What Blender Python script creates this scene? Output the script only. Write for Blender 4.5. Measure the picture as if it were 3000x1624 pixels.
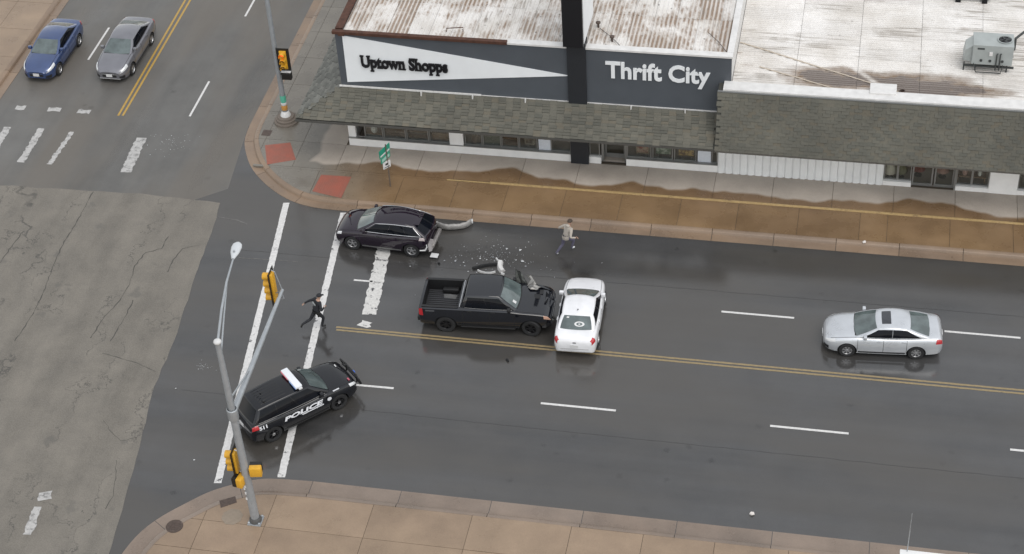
import bpy, bmesh, math, random
import numpy as np
from mathutils import Vector, Matrix

random.seed(7)
R = math.radians
for o in list(bpy.data.objects):
    bpy.data.objects.remove(o)
scene = bpy.context.scene
COL = scene.collection

# ------------------------------------------------------------------ camera
F_PX, PITCH, ROLL, YAW, CAM_H = 5339.12, 0.7064290, -0.0699887, -0.2382780, 51.550
IMG_W, IMG_H = 3000.0, 1624.0
fwd = Vector((math.sin(YAW) * math.cos(PITCH), math.cos(YAW) * math.cos(PITCH), -math.sin(PITCH)))
rgt0 = Vector((math.cos(YAW), -math.sin(YAW), 0))
up0 = rgt0.cross(fwd)
RGT = math.cos(ROLL) * rgt0 + math.sin(ROLL) * up0
UPV = -math.sin(ROLL) * rgt0 + math.cos(ROLL) * up0
CAMP = Vector((0, 0, CAM_H))
cam_data = bpy.data.cameras.new('camera')
cam_data.sensor_width = 36
cam_data.lens = F_PX / IMG_W * 36
cam_data.clip_end = 2000
cam = bpy.data.objects.new('camera', cam_data)
COL.objects.link(cam)
cam.matrix_world = Matrix(((RGT.x, UPV.x, -fwd.x, CAMP.x), (RGT.y, UPV.y, -fwd.y, CAMP.y),
                           (RGT.z, UPV.z, -fwd.z, CAMP.z), (0, 0, 0, 1)))
scene.camera = cam

# ------------------------------------------------------------------ sky, sun, exposure (overcast, after rain)
SUN_EL, SUN_AZ = R(64), R(135)
world = bpy.data.worlds.new('World')
scene.world = world
world.use_nodes = True
wn = world.node_tree.nodes
wl = world.node_tree.links
sky = wn.new('ShaderNodeTexSky')
sky.sky_type = 'NISHITA'
sky.sun_disc = False
sky.sun_elevation = SUN_EL
sky.sun_rotation = SUN_AZ
sky.air_density = 2.0
sky.dust_density = 0.3
sky.ozone_density = 1.0
hs = wn.new('ShaderNodeHueSaturation')
hs.inputs['Saturation'].default_value = 0.16
wl.new(sky.outputs[0], hs.inputs['Color'])
wl.new(hs.outputs[0], wn['Background'].inputs['Color'])
wn['Background'].inputs['Strength'].default_value = 0.15
sun_data = bpy.data.lights.new('sun', 'SUN')
sun_data.energy = 1.0
sun_data.angle = R(40)
sun_data.color = (1.0, 0.95, 0.88)
sun = bpy.data.objects.new('sun', sun_data)
COL.objects.link(sun)
sdir = Vector((math.sin(SUN_AZ) * math.cos(SUN_EL), math.cos(SUN_AZ) * math.cos(SUN_EL), math.sin(SUN_EL)))
sun.rotation_euler = sdir.to_track_quat('Z', 'Y').to_euler()
scene.view_settings.view_transform = 'Standard'
scene.view_settings.look = 'None'
scene.view_settings.gamma = 1.0
scene.view_settings.exposure = 0.36
scene.render.engine = 'CYCLES'

# ------------------------------------------------------------------ pixel -> place helpers
def ray(x, y):
    return fwd * F_PX + RGT * (x - IMG_W / 2) - UPV * (y - IMG_H / 2)

def g(x, y, z=0.0):                      # point at height z seen at photo pixel x, y
    d = ray(x, y)
    t = (z - CAMP.z) / d.z
    return CAMP + d * t

def wy(x, y, Y):                         # point on the vertical plane Y = const
    d = ray(x, y)
    return CAMP + d * ((Y - CAMP.y) / d.y)

c1 = lambda x, y: (x * .4018, y * .4018)
c2 = lambda x, y: (900 + x * .50466, y * .50466)
c3 = lambda x, y: (2000 + x * .4018, y * .4018)
c4 = lambda x, y: (700 + x * .4018, 400 + y * .4018)
c5 = lambda x, y: (1500 + x * .5823, 400 + y * .5823)
c6 = lambda x, y: (x * .35874, 500 + y * .35874)
c7 = lambda x, y: (300 + x * .44763, 1000 + y * .44763)
c8 = lambda x, y: (1300 + x * .65994, 1000 + y * .65994)
cp = lambda x, y: (1200 + x * .22952, 740 + y * .22952)
d1 = lambda x, y: (x * 1.16505, y * 1.16505)

# ------------------------------------------------------------------ mesh helper
class MB:
    def __init__(self):
        self.v = []; self.f = []; self.m = []
    def add(self, verts, faces, mi=0):
        b = len(self.v)
        self.v += [tuple(p) for p in verts]
        for f in faces:
            self.f.append(tuple(b + i for i in f)); self.m.append(mi)
        return self
    def box(self, x0, x1, y0, y1, z0, z1, mi=0, M=None):
        vs = [Vector((x, y, z)) for z in (z0, z1) for y in (y0, y1) for x in (x0, x1)]
        if M is not None: vs = [M @ p for p in vs]
        return self.add(vs, [(0, 2, 3, 1), (4, 5, 7, 6), (0, 1, 5, 4), (2, 6, 7, 3), (0, 4, 6, 2), (1, 3, 7, 5)], mi)
    def bbox(self, x0, x1, y0, y1, z0, z1, b=0.02, mi=0, M=None):      # bevelled box
        bm = bmesh.new()
        bmesh.ops.create_cube(bm, size=1)
        for p in bm.verts:
            p.co = Vector(((x0 + x1) / 2 + p.co.x * (x1 - x0), (y0 + y1) / 2 + p.co.y * (y1 - y0), (z0 + z1) / 2 + p.co.z * (z1 - z0)))
        bmesh.ops.bevel(bm, geom=list(bm.edges), offset=b, segments=2, affect='EDGES', profile=.5)
        bm.verts.index_update()
        vs = [p.co.copy() for p in bm.verts]
        if M is not None: vs = [M @ p for p in vs]
        self.add(vs, [tuple(p.index for p in f.verts) for f in bm.faces], mi)
        bm.free()
        return self
    def prism(self, poly, z0, z1, mi=0):
        n = len(poly)
        vs = [(p[0], p[1], z0) for p in poly] + [(p[0], p[1], z1) for p in poly]
        fs = [tuple(range(n))[::-1], tuple(range(n, 2 * n))] + [(i, (i + 1) % n, n + (i + 1) % n, n + i) for i in range(n)]
        return self.add(vs, fs, mi)
    def grid(self, rows, mi=0, closed=False, flip=False):
        n, k = len(rows), len(rows[0])
        vs = [p for r in rows for p in r]
        fs = []
        for i in range(n - 1):
            for j in range(k if closed else k - 1):
                a, b = i * k + j, i * k + (j + 1) % k
                q = (a, b, b + k, a + k)
                fs.append(q[::-1] if flip else q)
        return self.add(vs, fs, mi)
    def tube(self, path, rad, n=8, mi=0, cap=True):
        path = [Vector(p) for p in path]
        if not hasattr(rad, '__len__'): rad = [rad] * len(path)
        rows = []
        ref = None
        for i, p in enumerate(path):
            d = (path[min(i + 1, len(path) - 1)] - path[max(i - 1, 0)]).normalized()
            if ref is None:
                ref = Vector((0, 0, 1)) if abs(d.z) < .9 else Vector((1, 0, 0))
            u = (ref - d * ref.dot(d)).normalized(); w = d.cross(u); ref = u
            rows.append([p + (u * math.cos(2 * math.pi * j / n) + w * math.sin(2 * math.pi * j / n)) * rad[i] for j in range(n)])
        b = len(self.v)
        self.grid(rows, mi, closed=True)
        if cap:
            self.f.append(tuple(b + j for j in range(n))[::-1]); self.m.append(mi)
            e = b + (len(rows) - 1) * n
            self.f.append(tuple(e + j for j in range(n))); self.m.append(mi)
        return self
    def lathe(self, prof, n=24, axis='z', c=(0, 0, 0), mi=0):
        rows = []
        for r, h in prof:
            row = []
            for j in range(n):
                a = 2 * math.pi * j / n
                if axis == 'z': q = (r * math.cos(a), r * math.sin(a), h)
                elif axis == 'y': q = (r * math.sin(a), h, r * math.cos(a))
                else: q = (h, r * math.cos(a), r * math.sin(a))
                row.append((q[0] + c[0], q[1] + c[1], q[2] + c[2]))
            rows.append(row)
        return self.grid(rows, mi, closed=True)
    def ball(self, c, r, n=10, m=7, mi=0):
        if not hasattr(r, '__len__'): r = (r, r, r)
        rows = []
        for i in range(m + 1):
            t = math.pi * i / m
            rows.append([(c[0] + r[0] * math.sin(t) * math.cos(2 * math.pi * j / n), c[1] + r[1] * math.sin(t) * math.sin(2 * math.pi * j / n),
                          c[2] - r[2] * math.cos(t)) for j in range(n)])
        return self.grid(rows, mi, closed=True)
    def mesh(self, name, mats, smooth=None):
        me = bpy.data.meshes.new(name)
        me.from_pydata(self.v, [], self.f)
        for m in (mats if isinstance(mats, (list, tuple)) else [mats]):
            me.materials.append(m)
        me.polygons.foreach_set('material_index', self.m)
        if smooth is not None:
            me.polygons.foreach_set('use_smooth', [True] * len(me.polygons))
            me.set_sharp_from_angle(angle=R(smooth))
        me.update()
        return me

def link(name, data, parent=None, world_space=False):
    o = bpy.data.objects.new(name, data)
    COL.objects.link(o)
    if parent is not None:
        o.parent = parent
        if world_space:
            o.matrix_parent_inverse = base_matrix(parent).inverted()
    return o

def base_matrix(o):
    m = Matrix.Translation(o.location) @ o.rotation_euler.to_matrix().to_4x4()
    if o.parent is not None:
        m = base_matrix(o.parent) @ o.matrix_parent_inverse @ m
    return m

def part(name, mb, mats, parent=None, smooth=None, ws=False, label=None):
    o = link(name, mb.mesh(name, mats, smooth), parent, ws)
    if label: o['label'] = label
    return o

def tag(o, label, cat, group=None):
    o['label'] = label; o['category'] = cat
    if group: o['group'] = group
    return o

def thing(name, label, cat, loc=(0, 0, 0), rz=0.0, group=None):
    o = link(name, None)
    o.empty_display_size = .3
    o.location = loc
    o.rotation_euler = (0, 0, rz)
    return tag(o, label, cat, group)

def struct(name, mb, mats, smooth=None):
    o = part(name, mb, mats, None, smooth)
    o['kind'] = 'structure'
    return o

# ------------------------------------------------------------------ materials
def nodes(name):
    m = bpy.data.materials.new(name)
    m.use_nodes = True
    nt = m.node_tree
    return m, nt, nt.nodes['Principled BSDF']

def plain(name, col, rough=.5, metal=0.0, coat=0.0, spec=.5, emit=None, estr=0.0, var=0.0, vscale=3.0, bump=0.0, bscale=40.0):
    m, nt, b = nodes(name)
    b.inputs['Base Color'].default_value = (*col, 1)
    b.inputs['Roughness'].default_value = rough
    b.inputs['Metallic'].default_value = metal
    b.inputs['Coat Weight'].default_value = coat
    b.inputs['Coat Roughness'].default_value = .06
    b.inputs['Specular IOR Level'].default_value = spec
    if emit:
        b.inputs['Emission Color'].default_value = (*emit, 1)
        b.inputs['Emission Strength'].default_value = estr
    if var or bump:
        geo = nt.nodes.new('ShaderNodeNewGeometry')
    if var:
        n = noise(nt, geo.outputs['Position'], vscale, 5)
        mr = maprange(nt, n, .25, .75, 1 - var, 1 + var)
        mx = nt.nodes.new('ShaderNodeMix'); mx.data_type = 'RGBA'; mx.blend_type = 'MULTIPLY'
        mx.inputs[0].default_value = 1
        mx.inputs[6].default_value = (*col, 1)
        cmb = nt.nodes.new('ShaderNodeCombineColor')
        for i in range(3): nt.links.new(mr, cmb.inputs[i])
        nt.links.new(cmb.outputs[0], mx.inputs[7])
        nt.links.new(mx.outputs[2], b.inputs['Base Color'])
    if bump:
        n2 = noise(nt, geo.outputs['Position'], bscale, 3)
        add_bump(nt, b, n2, bump)
    return m

def noise(nt, vec, scale, detail=4, rough=.55, out='Fac'):
    n = nt.nodes.new('ShaderNodeTexNoise')
    n.inputs['Scale'].default_value = scale
    n.inputs['Detail'].default_value = detail
    n.inputs['Roughness'].default_value = rough
    if vec is not None: nt.links.new(vec, n.inputs['Vector'])
    return n.outputs[out]

def maprange(nt, v, a, b, c, d, clamp=True):
    n = nt.nodes.new('ShaderNodeMapRange')
    n.clamp = clamp
    nt.links.new(v, n.inputs[0])
    for i, q in enumerate((a, b, c, d)): n.inputs[1 + i].default_value = q
    return n.outputs[0]

def math_n(nt, op, a, b=None):
    n = nt.nodes.new('ShaderNodeMath'); n.operation = op
    for i, q in enumerate((a, b)):
        if q is None: continue
        if isinstance(q, (int, float)): n.inputs[i].default_value = q
        else: nt.links.new(q, n.inputs[i])
    return n.outputs[0]

def mixc(nt, fac, a, b, mode='MIX'):
    n = nt.nodes.new('ShaderNodeMix'); n.data_type = 'RGBA'; n.blend_type = mode
    for i, q in ((0, fac), (6, a), (7, b)):
        if isinstance(q, (int, float)): n.inputs[i].default_value = q
        elif isinstance(q, tuple): n.inputs[i].default_value = (*q, 1)
        else: nt.links.new(q, n.inputs[i])
    return n.outputs[2]

def mapping(nt, vec, scale=(1, 1, 1), rot=(0, 0, 0), loc=(0, 0, 0)):
    n = nt.nodes.new('ShaderNodeMapping')
    nt.links.new(vec, n.inputs[0])
    n.inputs[1].default_value = loc; n.inputs[2].default_value = rot; n.inputs[3].default_value = scale
    return n.outputs[0]

def add_bump(nt, b, h, strength, dist=.02):
    n = nt.nodes.new('ShaderNodeBump')
    n.inputs['Strength'].default_value = strength
    n.inputs['Distance'].default_value = dist
    nt.links.new(h, n.inputs['Height'])
    nt.links.new(n.outputs[0], b.inputs['Normal'])

def position(nt):
    gnode = nt.nodes.new('ShaderNodeNewGeometry')
    s = nt.nodes.new('ShaderNodeSeparateXYZ')
    nt.links.new(gnode.outputs['Position'], s.inputs[0])
    return gnode.outputs['Position'], s.outputs[0], s.outputs[1], s.outputs[2]

def asphalt(name, base, rmin, rmax, tint=(1, 1, 1), agg=1.0, streak=0.12, ior=1.4, along='x'):
    m, nt, b = nodes(name)
    P, X, Y, Z = position(nt)
    sc = (lambda a, c: (a, c, 1)) if along == 'x' else (lambda a, c: (c, a, 1))
    big = noise(nt, mapping(nt, P, sc(.05, .40)), 1.0, 5)          # long wheel streaks along the road
    lane = noise(nt, mapping(nt, P, sc(.02, .75), loc=(4, 7, 0)), 1.0, 3)
    mid = noise(nt, P, .55, 6, .65)
    fine = noise(nt, P, 34, 3)
    k = math_n(nt, 'ADD', maprange(nt, big, .3, .7, 1 - streak, 1 + streak), maprange(nt, mid, .3, .7, -.13, .13))
    k = math_n(nt, 'ADD', k, maprange(nt, lane, .3, .7, -streak, streak))
    k = math_n(nt, 'ADD', k, maprange(nt, fine, .25, .75, -.16 * agg, .16 * agg))
    # oil drips and old stains down the lanes
    vo = nt.nodes.new('ShaderNodeTexVoronoi'); vo.inputs['Scale'].default_value = .9
    nt.links.new(P, vo.inputs['Vector'])
    spot = math_n(nt, 'MULTIPLY', maprange(nt, math_n(nt, 'ADD', vo.outputs['Distance'], maprange(nt, noise(nt, P, 7, 4), .3, .7, -.06, .06)), .05, .16, .42, 0), maprange(nt, noise(nt, mapping(nt, P, loc=(2, 9, 0)), .35, 2), .5, .6, 0, 1))
    k = math_n(nt, 'MULTIPLY', k, math_n(nt, 'SUBTRACT', 1.0, spot))
    col = mixc(nt, 1.0, tuple(base * t for t in tint), k, 'MULTIPLY')
    col = mixc(nt, maprange(nt, noise(nt, mapping(nt, P, sc(.08, .25), loc=(8, 3, 0)), 1.0, 4), .40, .60, 0, .75), col, tuple(base * 1.05 * q for q in (1.12, 1.0, .86)))
    nt.links.new(col, b.inputs['Base Color'])
    wet = noise(nt, mapping(nt, P, sc(.10, .45), loc=(3, 1, 0)), 1.0, 5)
    r = math_n(nt, 'ADD', maprange(nt, wet, .38, .62, rmin, rmax), maprange(nt, fine, .3, .7, -.03, .03))
    nt.links.new(r, b.inputs['Roughness'])
    b.inputs['IOR'].default_value = ior
    add_bump(nt, b, fine, .12 * agg, .01)
    return m

M_ROAD = asphalt('wet_asphalt', .050, .04, .19, (1.02, 1.0, 1.0), ior=1.78, streak=.18)
M_CROSS = asphalt('older_asphalt', .108, .28, .52, (1.03, 1, .95), along='y', streak=.13)

def old_concrete():
    m, nt, b = nodes('old_pavement')
    P, X, Y, Z = position(nt)
    fine = noise(nt, P, 22, 4, .7)
    mid = noise(nt, P, .8, 6, .65)
    st = noise(nt, mapping(nt, P, (.9, .12, 1), rot=(0, 0, R(8))), 1.0, 5)
    k = math_n(nt, 'ADD', maprange(nt, fine, .3, .7, .74, 1.22), maprange(nt, mid, .3, .7, -.16, .16))
    k = math_n(nt, 'ADD', k, maprange(nt, st, .35, .65, -.10, .10))
    col = mixc(nt, 1.0, (.158, .143, .122), k, 'MULTIPLY')
    # meandering tar cracks
    w = nt.nodes.new('ShaderNodeTexVoronoi'); w.feature = 'DISTANCE_TO_EDGE'
    w.inputs['Scale'].default_value = 1.0
    warp = nt.nodes.new('ShaderNodeVectorMath'); warp.operation = 'MULTIPLY_ADD'
    nz = noise(nt, P, .8, 6, .6, out='Color')
    nt.links.new(nz, warp.inputs[0]); warp.inputs[1].default_value = (.9, .9, 0)
    nt.links.new(mapping(nt, P, (.30, .085, 1), rot=(0, 0, R(6))), warp.inputs[2])
    nt.links.new(warp.outputs[0], w.inputs['Vector'])
    brk = noise(nt, P, .45, 3)
    cr = maprange(nt, w.outputs['Distance'], .002, .010, 1, 0)
    cr = math_n(nt, 'MULTIPLY', cr, maprange(nt, brk, .45, .55, 0, .75))
    col = mixc(nt, cr, col, (.05, .047, .043))
    patch = maprange(nt, noise(nt, mapping(nt, P, loc=(9, 4, 0)), .9, 3), .64, .70, 0, .45)
    col = mixc(nt, patch, col, (.09, .085, .078))
    nt.links.new(col, b.inputs['Base Color'])
    nt.links.new(maprange(nt, mid, .3, .7, .5, .75), b.inputs['Roughness'])
    hgt = math_n(nt, 'SUBTRACT', fine, math_n(nt, 'MULTIPLY', cr, 2.0))
    add_bump(nt, b, hgt, .25, .012)
    return m
M_OLD = old_concrete()

def walk(name, dry, wetA, wetB, sheltered=False):
    """pavement concrete; where sheltered, dry under the canopy and rain-wet outside it, with a wavy border"""
    m, nt, b = nodes(name)
    P, X, Y, Z = position(nt)
    fine = noise(nt, P, 30, 4, .65)
    mid = noise(nt, P, .7, 5, .6)
    oi = nt.nodes.new('ShaderNodeObjectInfo')
    k = math_n(nt, 'ADD', maprange(nt, fine, .3, .7, .90, 1.10), maprange(nt, mid, .3, .7, -.13, .13))
    k = math_n(nt, 'ADD', k, maprange(nt, oi.outputs['Random'], 0, 1, -.07, .07))
    hue = maprange(nt, noise(nt, mapping(nt, P, (.25, .5, 1)), 1.0, 3), .35, .65, 0, 1)
    wet = mixc(nt, hue, wetA, wetB)
    rough = maprange(nt, mid, .3, .7, .22, .46)
    if sheltered:
        sx = nt.nodes.new('ShaderNodeCombineXYZ'); nt.links.new(X, sx.inputs[0])
        wav = noise(nt, mapping(nt, sx.outputs[0], loc=(4.3, 0, 0)), .21, 3, .48)
        lim = math_n(nt, 'ADD', maprange(nt, wav, .3, .7, 64.95, 66.35, False), 0.0)
        fy = math_n(nt, 'SUBTRACT', Y, lim)
        sy = nt.nodes.new('ShaderNodeCombineXYZ'); nt.links.new(Y, sy.inputs[1])
        wav2 = noise(nt, sy.outputs[0], .5, 2, .4)
        fx = math_n(nt, 'SUBTRACT', X, maprange(nt, wav2, .3, .7, -25.5, -24.9, False))
        mn = math_n(nt, 'MINIMUM', fy, fx)
        dryf = maprange(nt, mn, -.07, .10, 0, 1)
        rim = math_n(nt, 'SUBTRACT', 1.0, maprange(nt, math_n(nt, 'ABSOLUTE', math_n(nt, 'ADD', mn, .25)), .0, .55, 0, 1))
        west = maprange(nt, X, -25.0, -21.0, 0, 1)
        wet = mixc(nt, math_n(nt, 'SUBTRACT', 1.0, west), wet, (.165, .150, .128))
        wet = mixc(nt, math_n(nt, 'MULTIPLY', math_n(nt, 'MULTIPLY', rim, west), .45), wet, (.105, .062, .036))
        col = mixc(nt, dryf, wet, dry)
        rough = math_n(nt, 'ADD', rough, maprange(nt, dryf, 0, 1, -.05, .35))
    else:
        col = wet
    col = mixc(nt, 1.0, col, k, 'MULTIPLY')
    nt.links.new(col, b.inputs['Base Color'])
    nt.links.new(rough, b.inputs['Roughness'])
    add_bump(nt, b, fine, .15, .008)
    return m
M_WALK_FAR = walk('pavement_concrete_far', (.36, .315, .272), (.212, .136, .072), (.175, .112, .062), True)
M_WALK_NEAR = walk('pavement_concrete_near', (.3, .25, .2), (.272, .197, .135), (.232, .167, .116))
M_KERB = walk('kerb_concrete', (.3, .25, .2), (.235, .165, .112), (.20, .145, .105))
M_KERB_NEAR = walk('kerb_concrete_near', (.3, .25, .2), (.225, .172, .135), (.19, .15, .122))
M_JOINT = plain('joint_grit', (.10, .08, .06), .9)

def paint(name, col, wear0, wear1, under, rough=.45, scale=3.0):
    m, nt, b = nodes(name)
    P, X, Y, Z = position(nt)
    a = noise(nt, P, scale, 6, .7)
    c = noise(nt, mapping(nt, P, (1.6, 2.4, 1)), 2.0, 5, .65)
    v = math_n(nt, 'ADD', math_n(nt, 'MULTIPLY', a, .6), math_n(nt, 'MULTIPLY', c, .4))
    w = maprange(nt, v, wear0, wear1, 0, 1)
    sm = noise(nt, P, 9, 4)
    k = maprange(nt, sm, .3, .7, .82, 1.08)
    cc = mixc(nt, 1.0, col, k, 'MULTIPLY')
    nt.links.new(mixc(nt, w, under, cc), b.inputs['Base Color'])
    b.inputs['Roughness'].default_value = rough
    return m
M_WHITE_FRESH = paint('white_road_paint', (.62, .61, .60), .30, .36, (.06, .06, .065))
M_WHITE_WORN = paint('worn_white_road_paint', (.58, .57, .55), .415, .455, (.06, .06, .065))
M_WHITE_OLD = paint('faded_white_road_paint', (.42, .41, .40), .38, .50, (.11, .108, .104))
M_WHITE_CHIP = paint('chipped_white_road_paint', (.60, .59, .58), .385, .43, (.06, .06, .065))
M_YELLOW = paint('yellow_road_paint', (.27, .205, .110), .34, .42, (.06, .058, .055))
M_YELLOW2 = paint('bright_yellow_road_paint', (.42, .26, .055), .26, .34, (.11, .10, .09))
M_STRIPE = paint('pavement_edge_paint', (.40, .28, .13), .36, .46, (.17, .11, .065))

# ================================================================== GROUND AND ROADS
def sheet(name, poly, z, mat):
    return struct(name, MB().add([(p[0], p[1], z) for p in poly], [tuple(range(len(poly)))]), mat)

def jitter_line(pts, step, amp):
    out = []
    for a, b in zip(pts[:-1], pts[1:]):
        a, b = Vector(a), Vector(b)
        n = max(1, int((b - a).length / step))
        for i in range(n):
            q = a.lerp(b, i / n)
            nrm = Vector((-(b - a).y, (b - a).x)).normalized()
            out.append(q + nrm * random.uniform(-amp, amp))
    out.append(Vector(pts[-1]))
    return out

sheet('ground', [(-400, -300), (400, -300), (400, 500), (-400, 500)], -.06, plain('bare_ground', (.16, .13, .10), .9, var=.25, vscale=.4))
cross_street = sheet('cross_street', [(-44, 61.6), (-24, 61.6), (-24, 66), (-28.2, 70), (-28.2, 200), (-44, 200)], 0.0, M_CROSS)
main_road = sheet('main_road', [(-30, 20), (-22, 20), (-22, 44.5), (140, 44.5), (140, 62.9), (-24, 62.9), (-27.2, 65.2), (-28.6, 68.2), (-29.25, 68.2), (-28.95, 65.4), (-28.7, 63.2), (-30, 62.2)], .004, M_ROAD)
edge = jitter_line([(-28.73, 62.12), (-28.48, 60.47), (-28.24, 57.45), (-27.74, 52.71), (-27.62, 49.9), (-26.76, 44.82), (-26.25, 41), (-25.6, 36)], .5, .035)
top = jitter_line([(-140, 61.9), (-44, 62.0), (-39.7, 62.1), (-36.57, 62.16), (-33.44, 62.32), (-28.73, 62.12)], .6, .05)[:-1]
old_pavement = sheet('old_pavement', [(-25.6, 20), (-140, 20)] + [tuple(p) for p in top] + [tuple(p) for p in edge], .008, M_OLD)

# ---- tar-filled cracks on the old pavement, as seen in the photograph
M_TAR = plain('crack_filler', (.060, .056, .050), .7)
for pts in [[(760, 175), (690, 310), (620, 430), (540, 560), (450, 740), (370, 960), (270, 1170), (120, 1394)],
            [(1375, 540), (1320, 640), (1190, 670), (1100, 780), (1060, 930), (985, 1060), (860, 1190), (740, 1370)],
            [(1640, 610), (1490, 640), (1420, 730), (1370, 830)],
            [(1090, 1060), (1050, 1140), (960, 1300), (900, 1394)],
            [(190, 500), (110, 600), (0, 760)]]:
    P3 = jitter_line([tuple(g(*c6(*q))[:2]) for q in pts], .18, .035)
    mb = MB()
    L, Rr = [], []
    for i, q in enumerate(P3):
        d = (P3[min(i + 1, len(P3) - 1)] - P3[max(i - 1, 0)]).normalized()
        n = Vector((-d.y, d.x)) * random.uniform(.006, .03)
        L.append((q.x + n.x, q.y + n.y, .0115)); Rr.append((q.x - n.x, q.y - n.y, .0115))
    mb.grid([L, Rr], flip=True)
    part('pavement_crack', mb, M_TAR, old_pavement)
for pts in [[(0, 80), (120, 110), (240, 150), (350, 200)], [(10, 520), (60, 600), (120, 655), (230, 630)], [(90, 780), (85, 900), (70, 1010), (20, 1100)]]:
    P3 = jitter_line([tuple(g(*c7(*q))[:2]) for q in pts], .18, .03)
    L, Rr = [], []
    for i, q in enumerate(P3):
        d = (P3[min(i + 1, len(P3) - 1)] - P3[max(i - 1, 0)]).normalized()
        n = Vector((-d.y, d.x)) * random.uniform(.005, .018)
        L.append((q.x + n.x, q.y + n.y, .0115)); Rr.append((q.x - n.x, q.y - n.y, .0115))
    part('pavement_crack', MB().grid([L, Rr], flip=True), M_TAR, old_pavement)

# ---- painted markings
def strip(name, a, b, w, z, mat, parent, w2=None, rag=0.0):
    a, b = Vector(a[:2]), Vector(b[:2])
    d = b - a
    n = Vector((-d.y, d.x)).normalized()
    k = max(2, int(d.length / (.12 if rag else 1.5)))
    L, Rr = [], []
    for i in range(k + 1):
        q = a.lerp(b, i / k)
        ww = (w + ((w2 or w) - w) * i / k) / 2
        l = q + n * (ww + random.uniform(-rag, rag)); r = q - n * (ww + random.uniform(-rag, rag))
        L.append((l.x, l.y, z)); Rr.append((r.x, r.y, z))
    return part(name, MB().grid([L, Rr], flip=True), mat, parent)

def ext(a, b, t0, t1):
    a, b = Vector(a[:2]), Vector(b[:2])
    return a.lerp(b, t0), a.lerp(b, t1)
YZ = .0095
for k in (0, 1):
    a, b = g(*c8(660, 40 + 13 * k)), g(*c8(2576, 219 + 15 * k))
    s = g(985, 959 + 8 * k)
    strip('centre_line', s, Vector((b.x, b.y)), .10, YZ, M_YELLOW, main_road, rag=.006)
    strip('centre_line', Vector((b.x, b.y)), ext(s, b, 0, 4.2)[1], .10, YZ, M_YELLOW, main_road)
near_a, near_b, near_c = [g(*d1(*q)) for q in ((1360, 1014.5), (1938, 1072), (2540, 1131))]
near_d = (near_c - near_a) / 2
for i in range(-1, 10):
    p = near_a + near_d * i
    e = p + near_d * (3.05 / near_d.length)
    if i == -1:
        p, e = g(*d1(888, 968)), g(*d1(990, 977))
    strip('lane_dash', p, e, .11, YZ, M_WHITE_FRESH, main_road)
far_a, far_c = g(*d1(1814, 784)), g(*d1(2375, 833.5))
far_d = far_c - far_a
for i in range(0, 10):
    p = far_a + far_d * i
    strip('lane_dash', p, p + far_d * (3.05 / far_d.length), .11, YZ, M_WHITE_FRESH, main_road)
strip('lane_dash', g(*c4(838, 1048)), g(*c4(975, 1059)), .10, YZ, M_WHITE_FRESH, main_road)

mid = lambda a, b: (Vector(a[:2]) + Vector(b[:2])) / 2
strip('crosswalk_line', mid(g(*c4(325, 485)), g(*c4(368, 485))), mid(g(*c7(725, 930)), g(*c7(785, 930))), .29, YZ, M_WHITE_CHIP, main_road, rag=.012)
strip('crosswalk_line', mid(g(*c4(740, 555)), g(*c4(785, 560))), mid(g(*c7(1143, 892)), g(*c7(1197, 892))), .30, YZ, M_WHITE_CHIP, main_road, rag=.014)
strip('stop_line', g(*c4(1085, 690)), g(*c4(950, 1300)), .62, YZ, M_WHITE_WORN, main_road, rag=.04)
strip('stop_line', g(*c4(935, 1350)), g(*c4(905, 1390)), .5, YZ, M_WHITE_WORN, main_road, rag=.09)

M_SEAML = plain('pale_road_seam', (.11, .105, .10), .5, var=.4, vscale=6)
M_SEAMD = plain('dark_road_seam', (.044, .043, .042), .35, var=.3, vscale=6)
def seam(pts, w, mat, amp=.02):
    P3 = jitter_line([tuple(p[:2]) for p in pts], .35, amp)
    L, Rr = [], []
    for i, q in enumerate(P3):
        d = (P3[min(i + 1, len(P3) - 1)] - P3[max(i - 1, 0)]).normalized()
        n = Vector((-d.y, d.x)) * w * random.uniform(.25, .6)
        L.append((q.x + n.x, q.y + n.y, .0078)); Rr.append((q.x - n.x, q.y - n.y, .0078))
    part('road_seam', MB().grid([L, Rr], flip=True), mat, main_road)
seam([g(*c4(0, 885)), g(*c4(250, 900)), g(*c4(430, 915))], .05, M_SEAML)
seam([g(*c4(-150, 590)), g(*c4(-20, 610)), g(*c4(60, 640))], .06, M_SEAML)
seam([(-27.2, 58.95), (-12, 58.9), (6, 58.98), (40, 58.9)], .022, M_SEAMD)
seam([(-26.4, 49.9), (-14, 49.75), (4, 49.72), (40, 49.7)], .022, M_SEAMD)

XZ = .0055
for x0, x1 in (((1155, 340), (862, 845)), ((1190, 340), (895, 845))):
    a, b = g(*c1(*x0)), g(*c1(*x1))
    strip('centre_line', b, ext(b, a, 0, 6)[1], .11, XZ, M_YELLOW2, cross_street)
a, b = g(*c1(1525, 595)), g(*c1(1383, 850))
for i in range(5):
    o = Vector((0, 9.14 * i, 0))
    strip('lane_dash', a + o, b + o, .11, XZ, M_WHITE_FRESH, cross_street)
b = g(*c1(643, 437))
for i in range(5):
    o = Vector((0, 9.14 * i, 0))
    strip('lane_dash', b + o, b + o + Vector((0, 3.05, 0)), .11, XZ, M_WHITE_FRESH, cross_street)
for Q, w, m in [(((305, 937), (150, 1185)), .34, M_WHITE_OLD), (((525, 962), (360, 1200)), .24, M_WHITE_OLD), (((1032, 1006), (918, 1258)), .52, M_WHITE_OLD), (((58, 927), (-60, 1130)), .34, M_WHITE_OLD)]:
    strip('crosswalk_bar', g(*c1(*Q[0])), g(*c1(*Q[1])), w, XZ, m, cross_street, rag=.05)
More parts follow.
